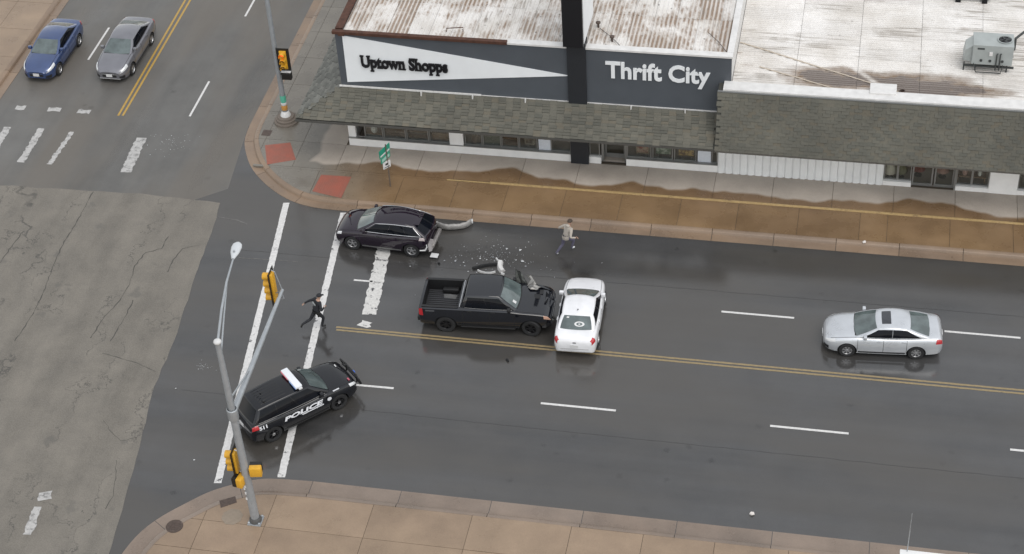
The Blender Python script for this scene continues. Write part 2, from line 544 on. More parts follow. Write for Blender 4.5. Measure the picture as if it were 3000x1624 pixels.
for q0, q1 in (((350, 797), (445, 800)), ((568, 810), (658, 818)), ((115, 785), (183, 790))):
    strip('stop_line_piece', g(*c1(*q0)), g(*c1(*q1)), .33, XZ, M_WHITE_OLD, cross_street, rag=.05)
for q0, q1, w in (((112, 1238), (112, 1258), .52), ((95, 1275), (70, 1345), .34)):
    strip('crosswalk_bar', g(*d1(*q0)), g(*d1(*q1)), w, .0125, M_WHITE_OLD, old_pavement, rag=.05)

# ================================================================== KERBS
def resample(pts, step):
    pts = [Vector(p) for p in pts]
    out = [pts[0]]
    for a, b in zip(pts[:-1], pts[1:]):
        n = max(1, round((b - a).length / step))
        for i in range(1, n + 1): out.append(a.lerp(b, i / n))
    return out

def smooth_path(pts, it=2):
    pts = [Vector(p) for p in pts]
    for _ in range(it):
        q = [pts[0]]
        for a, b in zip(pts[:-1], pts[1:]):
            q += [a.lerp(b, .25), a.lerp(b, .75)]
        pts = q + [pts[-1]]
    return pts

def offset(path, d):
    out = []
    for i, p in enumerate(path):
        t = (path[min(i + 1, len(path) - 1)] - path[max(i - 1, 0)]).normalized()
        out.append(p + Vector((-t.y, t.x)) * d)
    return out

def kerb(name, path, prof, seg, mat, side, vis=None):
    """kerb stones laid end to end along the road-edge path, each one an object"""
    root = link(name, None); root['kind'] = 'structure'
    root.location = (path[0].x, path[0].y, 0)
    rows = [[(q.x, q.y, z) for (d, z) in prof for q in [offset(path, d * side)[i]]] for i in range(len(path))]
    i = 0
    while i < len(path) - 1:
        j = i + 1; L = (path[j] - path[i]).length
        while j < len(path) - 1 and L + (path[j + 1] - path[j]).length < seg:
            L += (path[j + 1] - path[j]).length; j += 1
        rs = [list(r) for r in rows[i:j + 1]]
        for e, nb in ((0, 1), (-1, -2)):               # joint gap
            for q in range(len(rs[e])):
                v = Vector(rs[nb][q]) - Vector(rs[e][q])
                rs[e][q] = tuple(Vector(rs[e][q]) + v.normalized() * .012)
        dz = random.uniform(-.006, .006)
        rs = [[(x, y, z + (dz if z > .05 else 0)) for x, y, z in r] for r in rs]
        mb = MB().grid(rs, flip=(side > 0))
        k = len(prof)
        mb.f.append(tuple(range(k))); mb.m.append(0)
        mb.f.append(tuple(range((len(rs) - 1) * k, len(rs) * k))[::-1]); mb.m.append(0)
        part('kerb_stone', mb, mat, root, 50, ws=True)
        i = j
    return root

corner_far = smooth_path([(-29.2, 70), (-29.2, 67.3), (-28.79, 66.13), (-28.06, 64.8), (-26.96, 63.65), (-25.85, 62.85), (-24.9, 62.45), (-23.9, 62.28), (-22.3, 62.26)])
far_path = resample([(-29.15, 118), (-29.2, 70)], 2.7) + [p for p in corner_far[1:]] + resample([(-22.3, 62.26), (62, 62.26)], 2.7)[1:]
corner_near = smooth_path([(-26.3, 36), (-25.95, 40), (-25.62, 41.88), (-25.03, 42.98), (-24.04, 44.04), (-23.48, 44.6), (-22.8, 45.03), (-21.89, 45.48), (-21.18, 45.63), (-19.6, 45.70)])
near_path = corner_near + resample([(-19.6, 45.70), (62, 45.72)], 3.6)[1:]
west_path = resample([(-42.62, 120), (-42.62, 68.5)], 2.7) + smooth_path([(-42.62, 68.5), (-42.7, 66.8), (-43.6, 65.0), (-45.5, 63.9), (-48, 63.6)])[1:] + resample([(-48, 63.6), (-70, 63.6)], 2.7)[1:]
PF = [(0, -.08), (0, .016), (.44, .012), (.48, .12), (.51, .148), (.70, .150), (.70, -.08)]
PN = [(0, -.08), (0, .018), (.70, .013), (.745, .125), (.775, .15), (.95, .152), (.95, -.08)]
kerb('kerb_far', far_path, PF, 3.0, M_KERB, 1)
kerb('kerb_near', near_path, PN, 3.7, M_KERB_NEAR, -1)
kerb('kerb_west', west_path, PF, 3.0, M_KERB, -1)

# ================================================================== PAVEMENTS
def clip_half(poly, n, c):
    out = []
    for i, p in enumerate(poly):
        q = poly[(i + 1) % len(poly)]
        dp, dq = n[0] * p[0] + n[1] * p[1] - c, n[0] * q[0] + n[1] * q[1] - c
        if dp <= 0: out.append(p)
        if dp * dq < 0:
            t = dp / (dp - dq)
            out.append((p[0] + (q[0] - p[0]) * t, p[1] + (q[1] - p[1]) * t))
    return out

def clip_rect(poly, x0, x1, y0, y1):
    for n, c in (((1, 0), x1), ((-1, 0), -x0), ((0, 1), y1), ((0, -1), -y0)):
        if len(poly) < 3: return []
        poly = clip_half(poly, n, c)
    return poly

def area(p):
    return abs(sum(p[i][0] * p[(i + 1) % len(p)][1] - p[(i + 1) % len(p)][0] * p[i][1] for i in range(len(p)))) / 2

def slabs(root, poly, xs, ys, z, mat, gap=.009):
    for i in range(len(xs) - 1):
        for j in range(len(ys) - 1):
            c = clip_rect(poly, xs[i] + gap, xs[i + 1] - gap, ys[j] + gap, ys[j + 1] - gap)
            if len(c) < 3 or area(c) < .05: continue
            dz = random.uniform(-.003, .003)
            part('slab', MB().prism(c, z - .05, z + dz), mat, root)

Z_W = .150
inner_far = [(p.x, p.y) for p in offset(far_path, .705)]
def rng(a, b, s): return [a + s * i for i in range(int((b - a) / s) + 2)]
# far pavement: a base sheet of dark joint grit with the concrete slabs bedded on it
fp = [p for p in inner_far if -30 < p[0] < 62 and p[1] < 119]
base_poly = fp + [(62, 67.2), (-23.6, 67.2), (-23.6, 117)]
pave_far = struct('pavement_far', MB().add([(p[0], p[1], .128) for p in base_poly], [tuple(range(len(base_poly)))]), M_JOINT)
strip_a = fp + [(62, 64.9), (-29, 64.9)]
strip_lower = [p for p in fp if p[1] < 64.9] ; strip_lower = strip_lower + [(62, 64.91), (strip_lower[0][0], 64.91)]
slabs(pave_far, strip_lower, [-30, -27.2, -24.7, -23.12, -20.6, -18.0, -15.6, -12.9, -10.3, -7.6, -5.0, -2.3, .4, 1.6, 4.3, 7.0, 9.7] + rng(12.4, 60, 2.7)[:], [62, 64.91], Z_W, M_WALK_FAR)
upper = [(62, 65.05), (62, 67.05), (-23.95, 67.05), (-23.95, 117)] + [p for p in fp if p[1] >= 65.05 and p[0] < -20] + [(fp[[q[1] < 65.05 for q in fp].index(True)][0], 65.05)]
slabs(pave_far, upper, [-30, -28.0, -26.1, -23.95], [65.05, 67.05] + rng(69.3, 116, 2.4), Z_W, M_WALK_FAR)
slabs(pave_far, [(62, 65.05), (62, 67.05), (-23.95, 67.05), (-23.95, 65.05)], [-23.95, -22.9, -20.1, -18.3, -15.2, -12.6, -9.4, -6.25, -3.6, -.9, 1.8, 4.5, 7.2] + rng(10, 60, 2.7), [65.05, 67.05], Z_W, M_WALK_FAR)
mb = MB()
xs0 = g(*c4(1510, 330), .15).x; xs1 = g(*c4(1830, 338), .15).x
pe = part('painted_edge', MB().bbox(xs1, 60, 64.91, 65.05, .1, .178, .012), M_STRIPE, pave_far, 40)
part('painted_edge', MB().box(xs0, xs1 - .004, 64.93, 65.01, .1, .158), M_STRIPE, pave_far)
part('joint_strip', MB().box(-28, xs0 - .003, 64.915, 65.045, .1, .147), M_WALK_FAR, pave_far)

# tactile ramps in the far corner
def tactile():
    m, nt, b = nodes('red_tactile_paving')
    P, X, Y, Z = position(nt)
    n = noise(nt, P, 2.5, 4)
    nt.links.new(mixc(nt, maprange(nt, n, .3, .7, 0, 1), (.30, .085, .055), (.23, .085, .06)), b.inputs['Base Color'])
    b.inputs['Roughness'].default_value = .55
    return m
M_TACT = tactile()
def ramp(q):
    pts = [g(*c4(*p), .15) for p in q]
    mb = MB().prism([(p.x, p.y) for p in pts][::-1], .12, .156)
    a, b, c, d = [Vector((p.x, p.y)) for p in pts]
    for i in range(1, 14):
        for j in range(1, 14):
            p = a.lerp(b, i / 14).lerp(d.lerp(c, i / 14), j / 14)
            mb.add([(p.x - .02, p.y - .02, .156), (p.x + .02, p.y - .02, .156), (p.x + .02, p.y + .02, .156), (p.x - .02, p.y + .02, .156), (p.x, p.y, .164)],
                   [(0, 1, 4), (1, 2, 4), (2, 3, 4), (3, 0, 4)])
    return part('tactile_ramp', mb, M_TACT, pave_far)
ramp([(190, 65), (375, 45), (415, 170), (205, 205)])
ramp([(600, 280), (820, 295), (745, 450), (535, 400)])

# near pavement
inner_near = [(p.x, p.y) for p in offset(near_path, -.955)]
base_poly = inner_near + [(62, 20), (-26.9, 20)]
pave_near = struct('pavement_near', MB().add([(p[0], p[1], .128) for p in base_poly], [tuple(range(len(base_poly)))][0:1]), M_JOINT)
slabs(pave_near, inner_near + [(62, 20), (-26.9, 20)], [-27.5, -25.1, -23.2, -20.75, -16.9, -13.05, -9.25, -6.55, -3.9, -1.2, 1.5, 4.2, 6.9, 9.6] + rng(12.3, 60, 2.7), [20, 26, 31, 36, 39.2, 41.6, 43.05, 46], Z_W, M_WALK_NEAR)
M_IRON = plain('rusty_iron', (.085, .062, .052), .6, .3, var=.3, vscale=14, bump=.3, bscale=60)
def disc(c, r, z0, z1, n=28, inset=None):
    mb = MB()
    mb.lathe([(0.001, z1), (r - .04, z1), (r - .035, z1 - .006), (r - .022, z1 - .006), (r - .018, z1), (r, z1), (r, z0)], n, 'z', (c.x, c.y, 0))
    return mb
mc = g(*c7(472, 1212), .15)
mh = disc(mc, .33, .14, .162)
for i in range(-3, 4):
    for j in range(-3, 4):
        if i * i + j * j < 10: mh.box(mc.x + i * .075 - .024, mc.x + i * .075 + .024, mc.y + j * .075 - .024, mc.y + j * .075 + .024, .16, .168)
tag(part('manhole_cover', mh, M_IRON), 'round brown manhole cover in the pavement corner beside the mast pole', 'manhole cover')
q = [g(*c7(*p), .15) for p in [(765, 1045), (870, 1015), (880, 1055), (775, 1090)]]
bx = MB().prism([(p.x, p.y) for p in q][::-1], .14, .161)
tag(part('utility_box_cover', bx, M_IRON), 'rectangular brown utility cover in the pavement near the mast pole', 'utility cover')
oc = g(*c7(850, 1150), .15)
part('concrete_patch', MB().prism([(oc.x + .42 * math.cos(R(22.5 + 45 * i)), oc.y + .42 * math.sin(R(22.5 + 45 * i))) for i in range(8)], .14, .158), plain('patch_concrete', (.235, .19, .145), .7, var=.1, vscale=8), pave_near)
hc = g(*c1(1945, 970), .15)
tag(part('utility_box_cover', MB().bbox(hc.x - .22, hc.x + .22, hc.y - .22, hc.y + .22, .13, .162, .006), M_IRON), 'small square grey utility cover beside the far signal pole', 'utility cover')
# west pavement
inner_w = [(p.x, p.y) for p in offset(west_path, -.705)]
wp = inner_w + [(-70, 120)]
pave_w = struct('pavement_west', MB().add([(p[0], p[1], .128) for p in wp], [tuple(range(len(wp)))]), M_JOINT)
slabs(pave_w, wp, [-70, -60, -54, -50, -47.5, -45.3, -43.3, -40], rng(62, 118, 2.6), Z_W, M_WALK_NEAR)

# ================================================================== BUILDING MATERIALS
M_WALLW = plain('white_stucco', (.80, .79, .775), .7, var=.06, vscale=2.5, bump=.08, bscale=60)
M_FASCIA = plain('slate_grey_paint', (.068, .077, .090), .6, var=.09, vscale=.9, bump=.05, bscale=25)
M_SIGNW = plain('sign_white_paint', (.76, .78, .80), .55, var=.04, vscale=1.2)
M_TRIMW = plain('white_trim', (.62, .61, .60), .5, var=.12, vscale=3)
M_BLACK = plain('sign_black', (.006, .006, .008), .4)
M_PYLON = plain('pylon_dark_paint', (.016, .018, .022), .5, var=.1, vscale=2)
M_FRAME = plain('brushed_window_frame', (.30, .30, .29), .4, .6)
M_RUST = plain('rusty_gutter', (.075, .032, .020), .75, .2, var=.4, vscale=5)
M_SOFF = plain('soffit_boards', (.20, .18, .16), .8)
M_DARKIN = plain('shop_interior', (.30, .25, .21), .9, var=.3, vscale=1.5)
M_FLOORIN = plain('shop_floor', (.32, .28, .24), .7)

def shingle_mat(name, a, b, c):
    m, nt, bs = nodes(name)
    geo = nt.nodes.new('ShaderNodeNewGeometry')
    oi = nt.nodes.new('ShaderNodeObjectInfo')
    r = math_n(nt, 'FRACT', math_n(nt, 'ADD', geo.outputs['Random Per Island'], oi.outputs['Random']))
    col = mixc(nt, maprange(nt, r, .0, .6, 0, 1), a, b)
    col = mixc(nt, maprange(nt, r, .78, .84, 0, 1), col, c)
    f = noise(nt, geo.outputs['Position'], 45, 3)
    d = noise(nt, geo.outputs['Position'], .6, 4)
    k = math_n(nt, 'ADD', maprange(nt, f, .3, .7, .8, 1.2), maprange(nt, d, .3, .7, -.16, .16))
    nt.links.new(mixc(nt, 1.0, col, k, 'MULTIPLY'), bs.inputs['Base Color'])
    bs.inputs['Roughness'].default_value = .72
    add_bump(nt, bs, f, .2, .01)
    return m
M_SHING = [shingle_mat('asphalt_shingle', (.112, .104, .082), (.097, .093, .075), (.108, .096, .072)),
           shingle_mat('dark_asphalt_shingle', (.098, .094, .076), (.088, .085, .069), (.080, .079, .065))]
M_SHINGW = [shingle_mat('pale_asphalt_shingle', (.165, .165, .150), (.135, .138, .125), (.15, .15, .135)),
            shingle_mat('pale_dark_shingle', (.105, .108, .098), (.12, .122, .11), (.095, .098, .088))]

def glass_mat(name, tint=.55, ior=1.5):
    m, nt, b = nodes(name)
    nt.nodes.remove(b)
    t = nt.nodes.new('ShaderNodeBsdfTransparent'); t.inputs[0].default_value = (tint, tint * 1.02, tint, 1)
    gl = nt.nodes.new('ShaderNodeBsdfGlossy'); gl.inputs['Roughness'].default_value = .02; gl.inputs[0].default_value = (.9, .9, .9, 1)
    fr = nt.nodes.new('ShaderNodeFresnel'); fr.inputs[0].default_value = ior
    mx = nt.nodes.new('ShaderNodeMixShader')
    nt.links.new(fr.outputs[0], mx.inputs[0]); nt.links.new(t.outputs[0], mx.inputs[1]); nt.links.new(gl.outputs[0], mx.inputs[2])
    nt.links.new(mx.outputs[0], nt.nodes['Material Output'].inputs[0])
    return m
M_PANE = glass_mat('shop_glass', .93)

def roof_mat(name, rustdir, amount, puddles=False):
    m, nt, b = nodes(name)
    P, X, Y, Z = position(nt)
    oi = nt.nodes.new('ShaderNodeObjectInfo')
    base = mixc(nt, maprange(nt, noise(nt, P, .5, 5), .35, .65, 0, 1), (.74, .72, .70), (.60, .57, .535))
    fine = noise(nt, P, 12, 4)
    k = math_n(nt, 'ADD', maprange(nt, fine, .3, .7, .93, 1.06), maprange(nt, oi.outputs['Random'], 0, 1, -.05, .05))
    base = mixc(nt, 1.0, base, k, 'MULTIPLY')
    sc = (1.6, .9, 1) if rustdir == 'y' else (.5, 1.9, 1)
    rn = noise(nt, mapping(nt, P, sc), 1.0, 7, .72)
    zone = noise(nt, mapping(nt, P, loc=(5, 2, 0)), .30, 3)
    v = math_n(nt, 'ADD', math_n(nt, 'MULTIPLY', rn, .62), math_n(nt, 'MULTIPLY', zone, .38))
    pg = oi.outputs['Random']
    v = math_n(nt, 'ADD', v, maprange(nt, pg, 0, 1, -.055, .055))
    rust = maprange(nt, v, .555 - amount, .66 - amount, 0, .85)
    ribs = nt.nodes.new('ShaderNodeTexWave'); ribs.bands_direction = 'X' if rustdir == 'y' else 'Y'
    ribs.inputs['Scale'].default_value = 1.6; ribs.inputs['Distortion'].default_value = .6; ribs.inputs['Detail'].default_value = 3
    nt.links.new(P, ribs.inputs['Vector'])
    rust = math_n(nt, 'MULTIPLY', rust, maprange(nt, ribs.outputs['Fac'], .2, .7, .35, 1))
    rc = mixc(nt, maprange(nt, fine, .35, .65, 0, 1), (.27, .165, .09), (.13, .082, .05))
    col = mixc(nt, rust, base, rc)
    gr = noise(nt, mapping(nt, P, (7.5, .55, 1) if rustdir == 'y' else (.35, 6.5, 1)), 1.0, 4, .6)
    gz = maprange(nt, noise(nt, mapping(nt, P, loc=(1, 8, 0)), .55, 3), .42, .58, 0, 1)
    col = mixc(nt, math_n(nt, 'MULTIPLY', maprange(nt, gr, .54, .62, 0, .75) if rustdir == 'y' else maprange(nt, gr, .48, .56, 0, .7), math_n(nt, 'MULTIPLY', gz, maprange(nt, math_n(nt, 'FRACT', math_n(nt, 'MULTIPLY', pg, 7.31)), .35, .6, .1, 1))), col, (.20, .17, .14) if rustdir == 'y' else (.33, .30, .265))
    # fastener rows: small dark screw heads
    vo = nt.nodes.new('ShaderNodeTexVoronoi'); vo.inputs['Scale'].default_value = 1.9; vo.inputs['Randomness'].default_value = .75
    nt.links.new(P, vo.inputs['Vector'])
    dots = maprange(nt, vo.outputs['Distance'], .07, .11, 1, 0)
    gate = maprange(nt, noise(nt, P, 1.3, 2), .50, .56, 0, .8 if rustdir == 'y' else .25)
    col = mixc(nt, math_n(nt, 'MULTIPLY', dots, gate), col, (.07, .06, .05))
    rough = .55
    if puddles:
        tot = None
        wob = noise(nt, P, .9, 4)
        for cx, cy, rx, ry in ((-1.0, 68.25, 2.3, .85), (2.6, 67.9, 2.7, 1.15), (1.0, 68.2, 2.2, .55), (4.6, 68.0, 1.7, .45)):
            e = math_n(nt, 'ADD', math_n(nt, 'POWER', math_n(nt, 'DIVIDE', math_n(nt, 'SUBTRACT', X, cx), rx), 2.0),
                       math_n(nt, 'POWER', math_n(nt, 'DIVIDE', math_n(nt, 'SUBTRACT', Y, cy), ry), 2.0))
            tot = e if tot is None else math_n(nt, 'MINIMUM', tot, e)
        tot = math_n(nt, 'ADD', tot, maprange(nt, wob, .3, .7, -.45, .45))
        sep = maprange(nt, math_n(nt, 'ABSOLUTE', math_n(nt, 'SUBTRACT', math_n(nt, 'ADD', X, math_n(nt, 'MULTIPLY', Y, .9)), 61.85)), .08, .3, 0, 1)
        stain = math_n(nt, 'MULTIPLY', maprange(nt, tot, .55, 1.45, .9, 0), maprange(nt, sep, 0, 1, .25, 1))
        water = math_n(nt, 'MULTIPLY', maprange(nt, tot, .30, .50, 1, 0), sep)
        stain = math_n(nt, 'MULTIPLY', stain, maprange(nt, rn, .3, .6, .55, 1))
        col = mixc(nt, stain, col, (.175, .108, .058))
        col = mixc(nt, water, col, (.205, .175, .158))
        rough = maprange(nt, water, 0, 1, .55, .12)
        nt.links.new(rough, b.inputs['Roughness'])
    else:
        b.inputs['Roughness'].default_value = rough
    nt.links.new(col, b.inputs['Base Color'])
    add_bump(nt, b, fine, .08, .01)
    return m
M_ROOFA = roof_mat('white_roof_rusting', 'y', .112)
M_ROOFB = roof_mat('white_roof_ribbed', 'x', -.03, True)

# ---- shared shingle pieces
SH_W, SH_H, SH_T = .335, .215, .022
M_BUTT = plain('shingle_butt_shadow_edge', (.028, .028, .024), .9)  # black asphalt butt face, its near-black colour also paints the tab shadow line
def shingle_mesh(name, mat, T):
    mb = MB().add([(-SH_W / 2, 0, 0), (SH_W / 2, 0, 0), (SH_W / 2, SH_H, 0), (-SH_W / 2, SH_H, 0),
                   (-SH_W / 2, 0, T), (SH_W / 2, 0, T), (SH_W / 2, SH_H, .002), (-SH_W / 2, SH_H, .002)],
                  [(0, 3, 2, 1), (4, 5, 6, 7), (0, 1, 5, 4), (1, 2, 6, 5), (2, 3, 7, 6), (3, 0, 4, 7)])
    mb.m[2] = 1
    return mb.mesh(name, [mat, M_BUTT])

def shingle_slope(root, a, b, c, d, mats, limit, expo=.148):
    """a-b eave, d-c top edge (a left, b right seen from outside); lays courses of shingles on the deck"""
    a, b, c, d = [Vector(q) for q in (a, b, c, d)]
    ux = (b - a).normalized()
    up = (d - a); up = (up - ux * up.dot(ux)); H = up.length; up.normalize()
    nz = ux.cross(up).normalized()
    mes = [shingle_mesh('shingle', m, t) for m, t in zip(mats, (.016, .040))]
    n = int(H / expo)
    spots = []
    for i in range(n + 1):
        v = i * expo
        if v + .03 > H: break
        t = v / H
        l = a.lerp(d, t); r = b.lerp(c, t)
        L = (r - l).length
        off = (i % 2) * (SH_W / 2) + random.uniform(-.04, .04)
        phase = random.randint(0, 1)
        k = int(L / (SH_W + .006)) + 2
        l0 = (a - a).length
        start = (l - a).dot(ux)
        for j in range(k + 1):
            x = start - off + j * (SH_W + .006) + SH_W / 2
            if x - SH_W * .3 < start - .02 or x + SH_W * .3 > start + L + .02: continue
            sink = .0 if random.random() > .14 else .004
            p = a + ux * x + up * (v - .01 + random.uniform(-.012, .008)) + nz * (.012 + sink)
            if v + SH_H > H: p = p - up * max(0, (v + SH_H - H - .02))
            tilt = Matrix.Rotation(random.uniform(-.012, .012), 4, 'Z')
            dk = (j + phase) % 2 == 0
            if random.random() < .15: dk = not dk
            spots.append((int(dk), Matrix(((ux.x, up.x, nz.x, p.x), (ux.y, up.y, nz.y, p.y), (ux.z, up.z, nz.z, p.z), (0, 0, 0, 1))) @ tilt @ Matrix.Rotation(R(1.6), 4, 'X')))
    cc = CAMP
    spots.sort(key=lambda q: ((q[1].translation - CAMP).normalized() - fwd).length)
    inv = base_matrix(root).inverted()
    for dk, M in spots[:limit]:
        o = link('shingle', mes[dk], root)
        o.matrix_local = inv @ M
    if spots[limit:]:
        mb = MB()
        vv = [[v.co for v in m_.vertices] for m_ in mes]; fs = [tuple(p.vertices) for p in mes[0].polygons]
        for dk, M in spots[limit:]:
            mb.add([M @ v for v in vv[dk]], fs, dk)
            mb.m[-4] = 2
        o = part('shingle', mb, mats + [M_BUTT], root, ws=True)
        o['kind'] = 'stuff'

def roof_panels(root, x0, x1, y0, y1, z, pw, pl, ribdir, mat, nrib):
    """profiled metal sheets; ribs along 'y' or 'x'; one object per sheet sharing one mesh"""
    mb = MB()
    w, l = (pw, pl)
    ga = .008
    mb.box(ga, w - ga, ga, l - ga, -.03, 0)
    for i in range(nrib):
        c = (i + .5) * w / nrib
        vs = [(c - .035, ga, 0), (c - .018, ga, .04), (c + .018, ga, .04), (c + .035, ga, 0)]
        vs += [(x, l - ga, zz) for x, _, zz in vs]
        mb.add(vs, [(0, 4, 5, 1), (1, 5, 6, 2), (2, 6, 7, 3), (0, 1, 2, 3), (7, 6, 5, 4)])
    if ribdir == 'x':
        mb.v = [(y, w - x, zz) for x, y, zz in mb.v]
        sx, sy = pl, pw
    else:
        sx, sy = pw, pl
    me = mb.mesh('roof_panel', mat)
    nx, ny = math.ceil((x1 - x0) / sx), math.ceil((y1 - y0) / sy)
    inv = base_matrix(root).inverted()
    for i in range(nx):
        for j in range(ny):
            o = link('roof_panel', me, root)
            fx = min(1, (x1 - x0 - i * sx) / sx); fy = min(1, (y1 - y0 - j * sy) / sy)
            if fx < .05 or fy < .05: continue
            o.matrix_local = inv @ Matrix.Translation((x0 + i * sx, y0 + j * sy, z + random.uniform(-.004, .004))) @ Matrix.Diagonal((fx, fy, 1, 1))

def text_mesh(s, size, offset=0.0, extrude=.02, shear=0.0, spacing=1.0):
    cu = bpy.data.curves.new('text', 'FONT')
    cu.body = s; cu.size = size; cu.offset = offset; cu.extrude = extrude; cu.shear = shear; cu.space_character = spacing
    cu.resolution_u = 3
    o = bpy.data.objects.new('text', cu); COL.objects.link(o)
    dg = bpy.context.evaluated_depsgraph_get()
    me = bpy.data.meshes.new_from_object(o.evaluated_get(dg))
    bpy.data.objects.remove(o)
    return me

def serifs(me, ch, size, extrude):
    b = bmesh.new(); b.from_mesh(me)
    ys = [v.co.y for v in me.vertices]
    levels = [(min(ys), 1)] if ch in 'phntU' else []
    if ch in 'UwSpnh': levels.append((max(ys), -1))
    if ch == 'U': levels = [(max(ys), -1)]
    for y, s in levels:
        xs = sorted(v.co.x for v in me.vertices if abs(v.co.y - y) < .10 * size)
        if not xs: continue
        cl = [[xs[0]]]
        for x in xs[1:]:
            if x - cl[-1][-1] > .12 * size: cl.append([x])
            else: cl[-1].append(x)
        for c in cl:
            x0, x1 = c[0] - .055 * size, c[-1] + .055 * size
            r = bmesh.ops.create_cube(b, size=1)['verts']
            for v in r:
                v.co = Vector(((x0 + x1) / 2 + v.co.x * (x1 - x0), y + s * .035 * size + v.co.y * .07 * size, v.co.z * 2 * extrude * .98))
    b.to_mesh(me); b.free()

def word_on_wall(root, s, origin, size, mat, width, offset=0.0, extrude=.02, name='letter', serif=False):
    """separate letters on a wall facing -Y, baseline from origin, fitted to a width"""
    me = text_mesh(s, size, offset, extrude)
    xs = [v.co.x for v in me.vertices]
    sx = width / (max(xs) - min(xs)); x00 = min(xs)
    inv = base_matrix(root).inverted()
    for i, ch in enumerate(s):
        if ch == ' ': continue
        lm = text_mesh(ch, size, offset, extrude)
        full = text_mesh(s[:i + 1], size, offset, extrude)
        xe = max(v.co.x for v in full.vertices)
        xo = xe - max(v.co.x for v in lm.vertices)
        if serif: serifs(lm, ch, size, extrude)
        lm.materials.clear(); lm.materials.append(mat)
        o = link(name, lm, root)
        M = Matrix.Translation(origin) @ Matrix(((1, 0, 0, 0), (0, 0, -1, 0), (0, 1, 0, 0), (0, 0, 0, 1))) @ Matrix.Diagonal((sx, 1, 1, 1)) @ Matrix.Translation((xo - x00, 0, 0))
        o.matrix_local = inv @ M

# ================================================================== CORNER SHOP BUILDING
YW = 67.065
AX0, AX1, ATOP = -23.80, -5.72, 6.48
A = thing('shop_building', 'grey fronted corner shop building with a white pennant sign and rusting white roof', 'building', ((AX0 + AX1) / 2, YW, 0))
wxy = lambda q, Y=YW: wy(*c2(*q), Y)
# walls (shell)
shell = MB()
shell.box(AX0, AX0 + .25, YW + .26, 96, 0, 3.56)
shell.box(AX0 + .26, AX1, 95.7, 96, 0, 6.3)
part('side_wall', shell, M_WALLW, A, ws=True)
part('end_wall', MB().box(AX1 - .2, AX1, YW + .26, 95.6, 0, ATOP - .02), M_TRIMW, A, ws=True)
part('interior_wall', MB().box(AX0 + .26, AX1 - .21, 71.0, 71.15, 0, 3.4), M_DARKIN, A, ws=True)
part('interior_floor', MB().box(AX0 + .26, AX1 - .21, YW + .3, 70.99, .05, .17), M_FLOORIN, A, ws=True)
part('interior_ceiling', MB().box(AX0 + .26, AX1 - .21, YW + .3, 70.99, 2.9, 3.0), M_WALLW, A, ws=True)
# fascia
part('fascia', MB().box(AX0, AX1, YW, YW + .25, 3.3, ATOP), M_FASCIA, A, ws=True)
part('side_fascia', MB().box(AX0, AX0 + .25, YW + .252, 95.9, 3.3, ATOP), M_FASCIA, A, ws=True)
# pennant
pq = [wxy(q) for q in ((203, 205), (235, 475), (1530, 440))]
pm = MB()
tri = [(p.x, p.z) for p in pq]
pm.add([(x, YW - .03, z) for x, z in tri] + [(x, YW - .001, z) for x, z in tri], [(0, 1, 2), (5, 4, 3), (0, 3, 4, 1), (1, 4, 5, 2), (2, 5, 3, 0)])
part('white_pennant', pm, M_SIGNW, A, ws=True)
a0, a1 = wxy((318, 378)), wxy((820, 412))
word_on_wall(A, 'Uptown Shopps', (a0.x, YW - .085, a0.z - .04), .86, M_BLACK, (a1.x - a0.x) * 1.0, .034, .03, serif=True)
b0, b1 = wxy((1733, 440)), wxy((2340, 470))
word_on_wall(A, 'Thrift City', (b0.x, YW - .03, b0.z - .05), 1.2, M_SIGNW, b1.x - b0.x, .034, .025)
# parapet caps
xg = wxy((1160, 245)).x
part('gutter', MB().bbox(AX0 - .1, xg, YW - .12, YW + .1, ATOP, ATOP + .16, .02).box(AX0 + .2, AX0 + .5, YW - .14, YW - .12, ATOP - .05, ATOP + .1), M_RUST, A, ws=True)
XP0, XP1 = -13.04, -12.20
part('parapet_cap', MB().box(xg + .004, XP0 - .004, YW - .06, YW + .3, ATOP, ATOP + .09), M_TRIMW, A, ws=True)
part('parapet_cap', MB().box(XP1 + .004, AX1 + .05, YW - .06, YW + .3, ATOP, ATOP + .09), M_TRIMW, A, ws=True)
part('parapet_cap', MB().box(AX1 - .22, AX1 + .06, YW + .304, 95.9, ATOP - .018, ATOP + .10), M_TRIMW, A, ws=True)
part('parapet_cap', MB().box(AX0 - .05, AX0 + .3, YW + .304, 95.9, ATOP, ATOP + .09), M_RUST, A, ws=True)
roofA = part('roof', MB().box(AX0 + .26, AX1 - .22, YW + .26, 95.6, 6.2, 6.36), M_ROOFA, A, ws=True)
roof_panels(roofA, AX0 + .31, AX1 - .23, YW + .31, 78.2, 6.41, 1.0, 2.75, 'y', M_ROOFA, 5)
# bent conduit loop on the roof edge
p0, p1, p2, p3 = [g(*c2(*q), z) for q, z in (((808, 185), 6.5), ((808, 165), 6.7), ((905, 160), 6.7), ((905, 185), 6.5))]
part('roof_conduit', MB().tube([p0, p1, p2, p3], .022, 6), M_RUST, A, ws=True)
for q in ((1770, 232), (1690, 150)):
    c = g(*c2(*q), 6.5)
    part('roof_vent', MB().lathe([(.05, 6.40), (.05, 6.62), (.11, 6.64), (.11, 6.70), (.001, 6.74)], 10, 'z', (c.x, c.y, 0)), M_IRON, A, 40, ws=True)
wa, wb_ = g(*c2(1700, 165), 6.5), g(*c2(1830, 280), 6.5)
part('roof_cable', MB().tube([wa, (wa + wb_) / 2 + Vector((.05, 0, .02)), wb_], .014, 5), M_BLACK, A, ws=True)
wa, wb_ = g(*c2(2330, 190), 6.5), g(*c2(2440, 310), 6.5)
part('roof_cable', MB().tube([wa, (wa + wb_) / 2 + Vector((.05, 0, .02)), wb_], .014, 5), M_BLACK, A, ws=True)

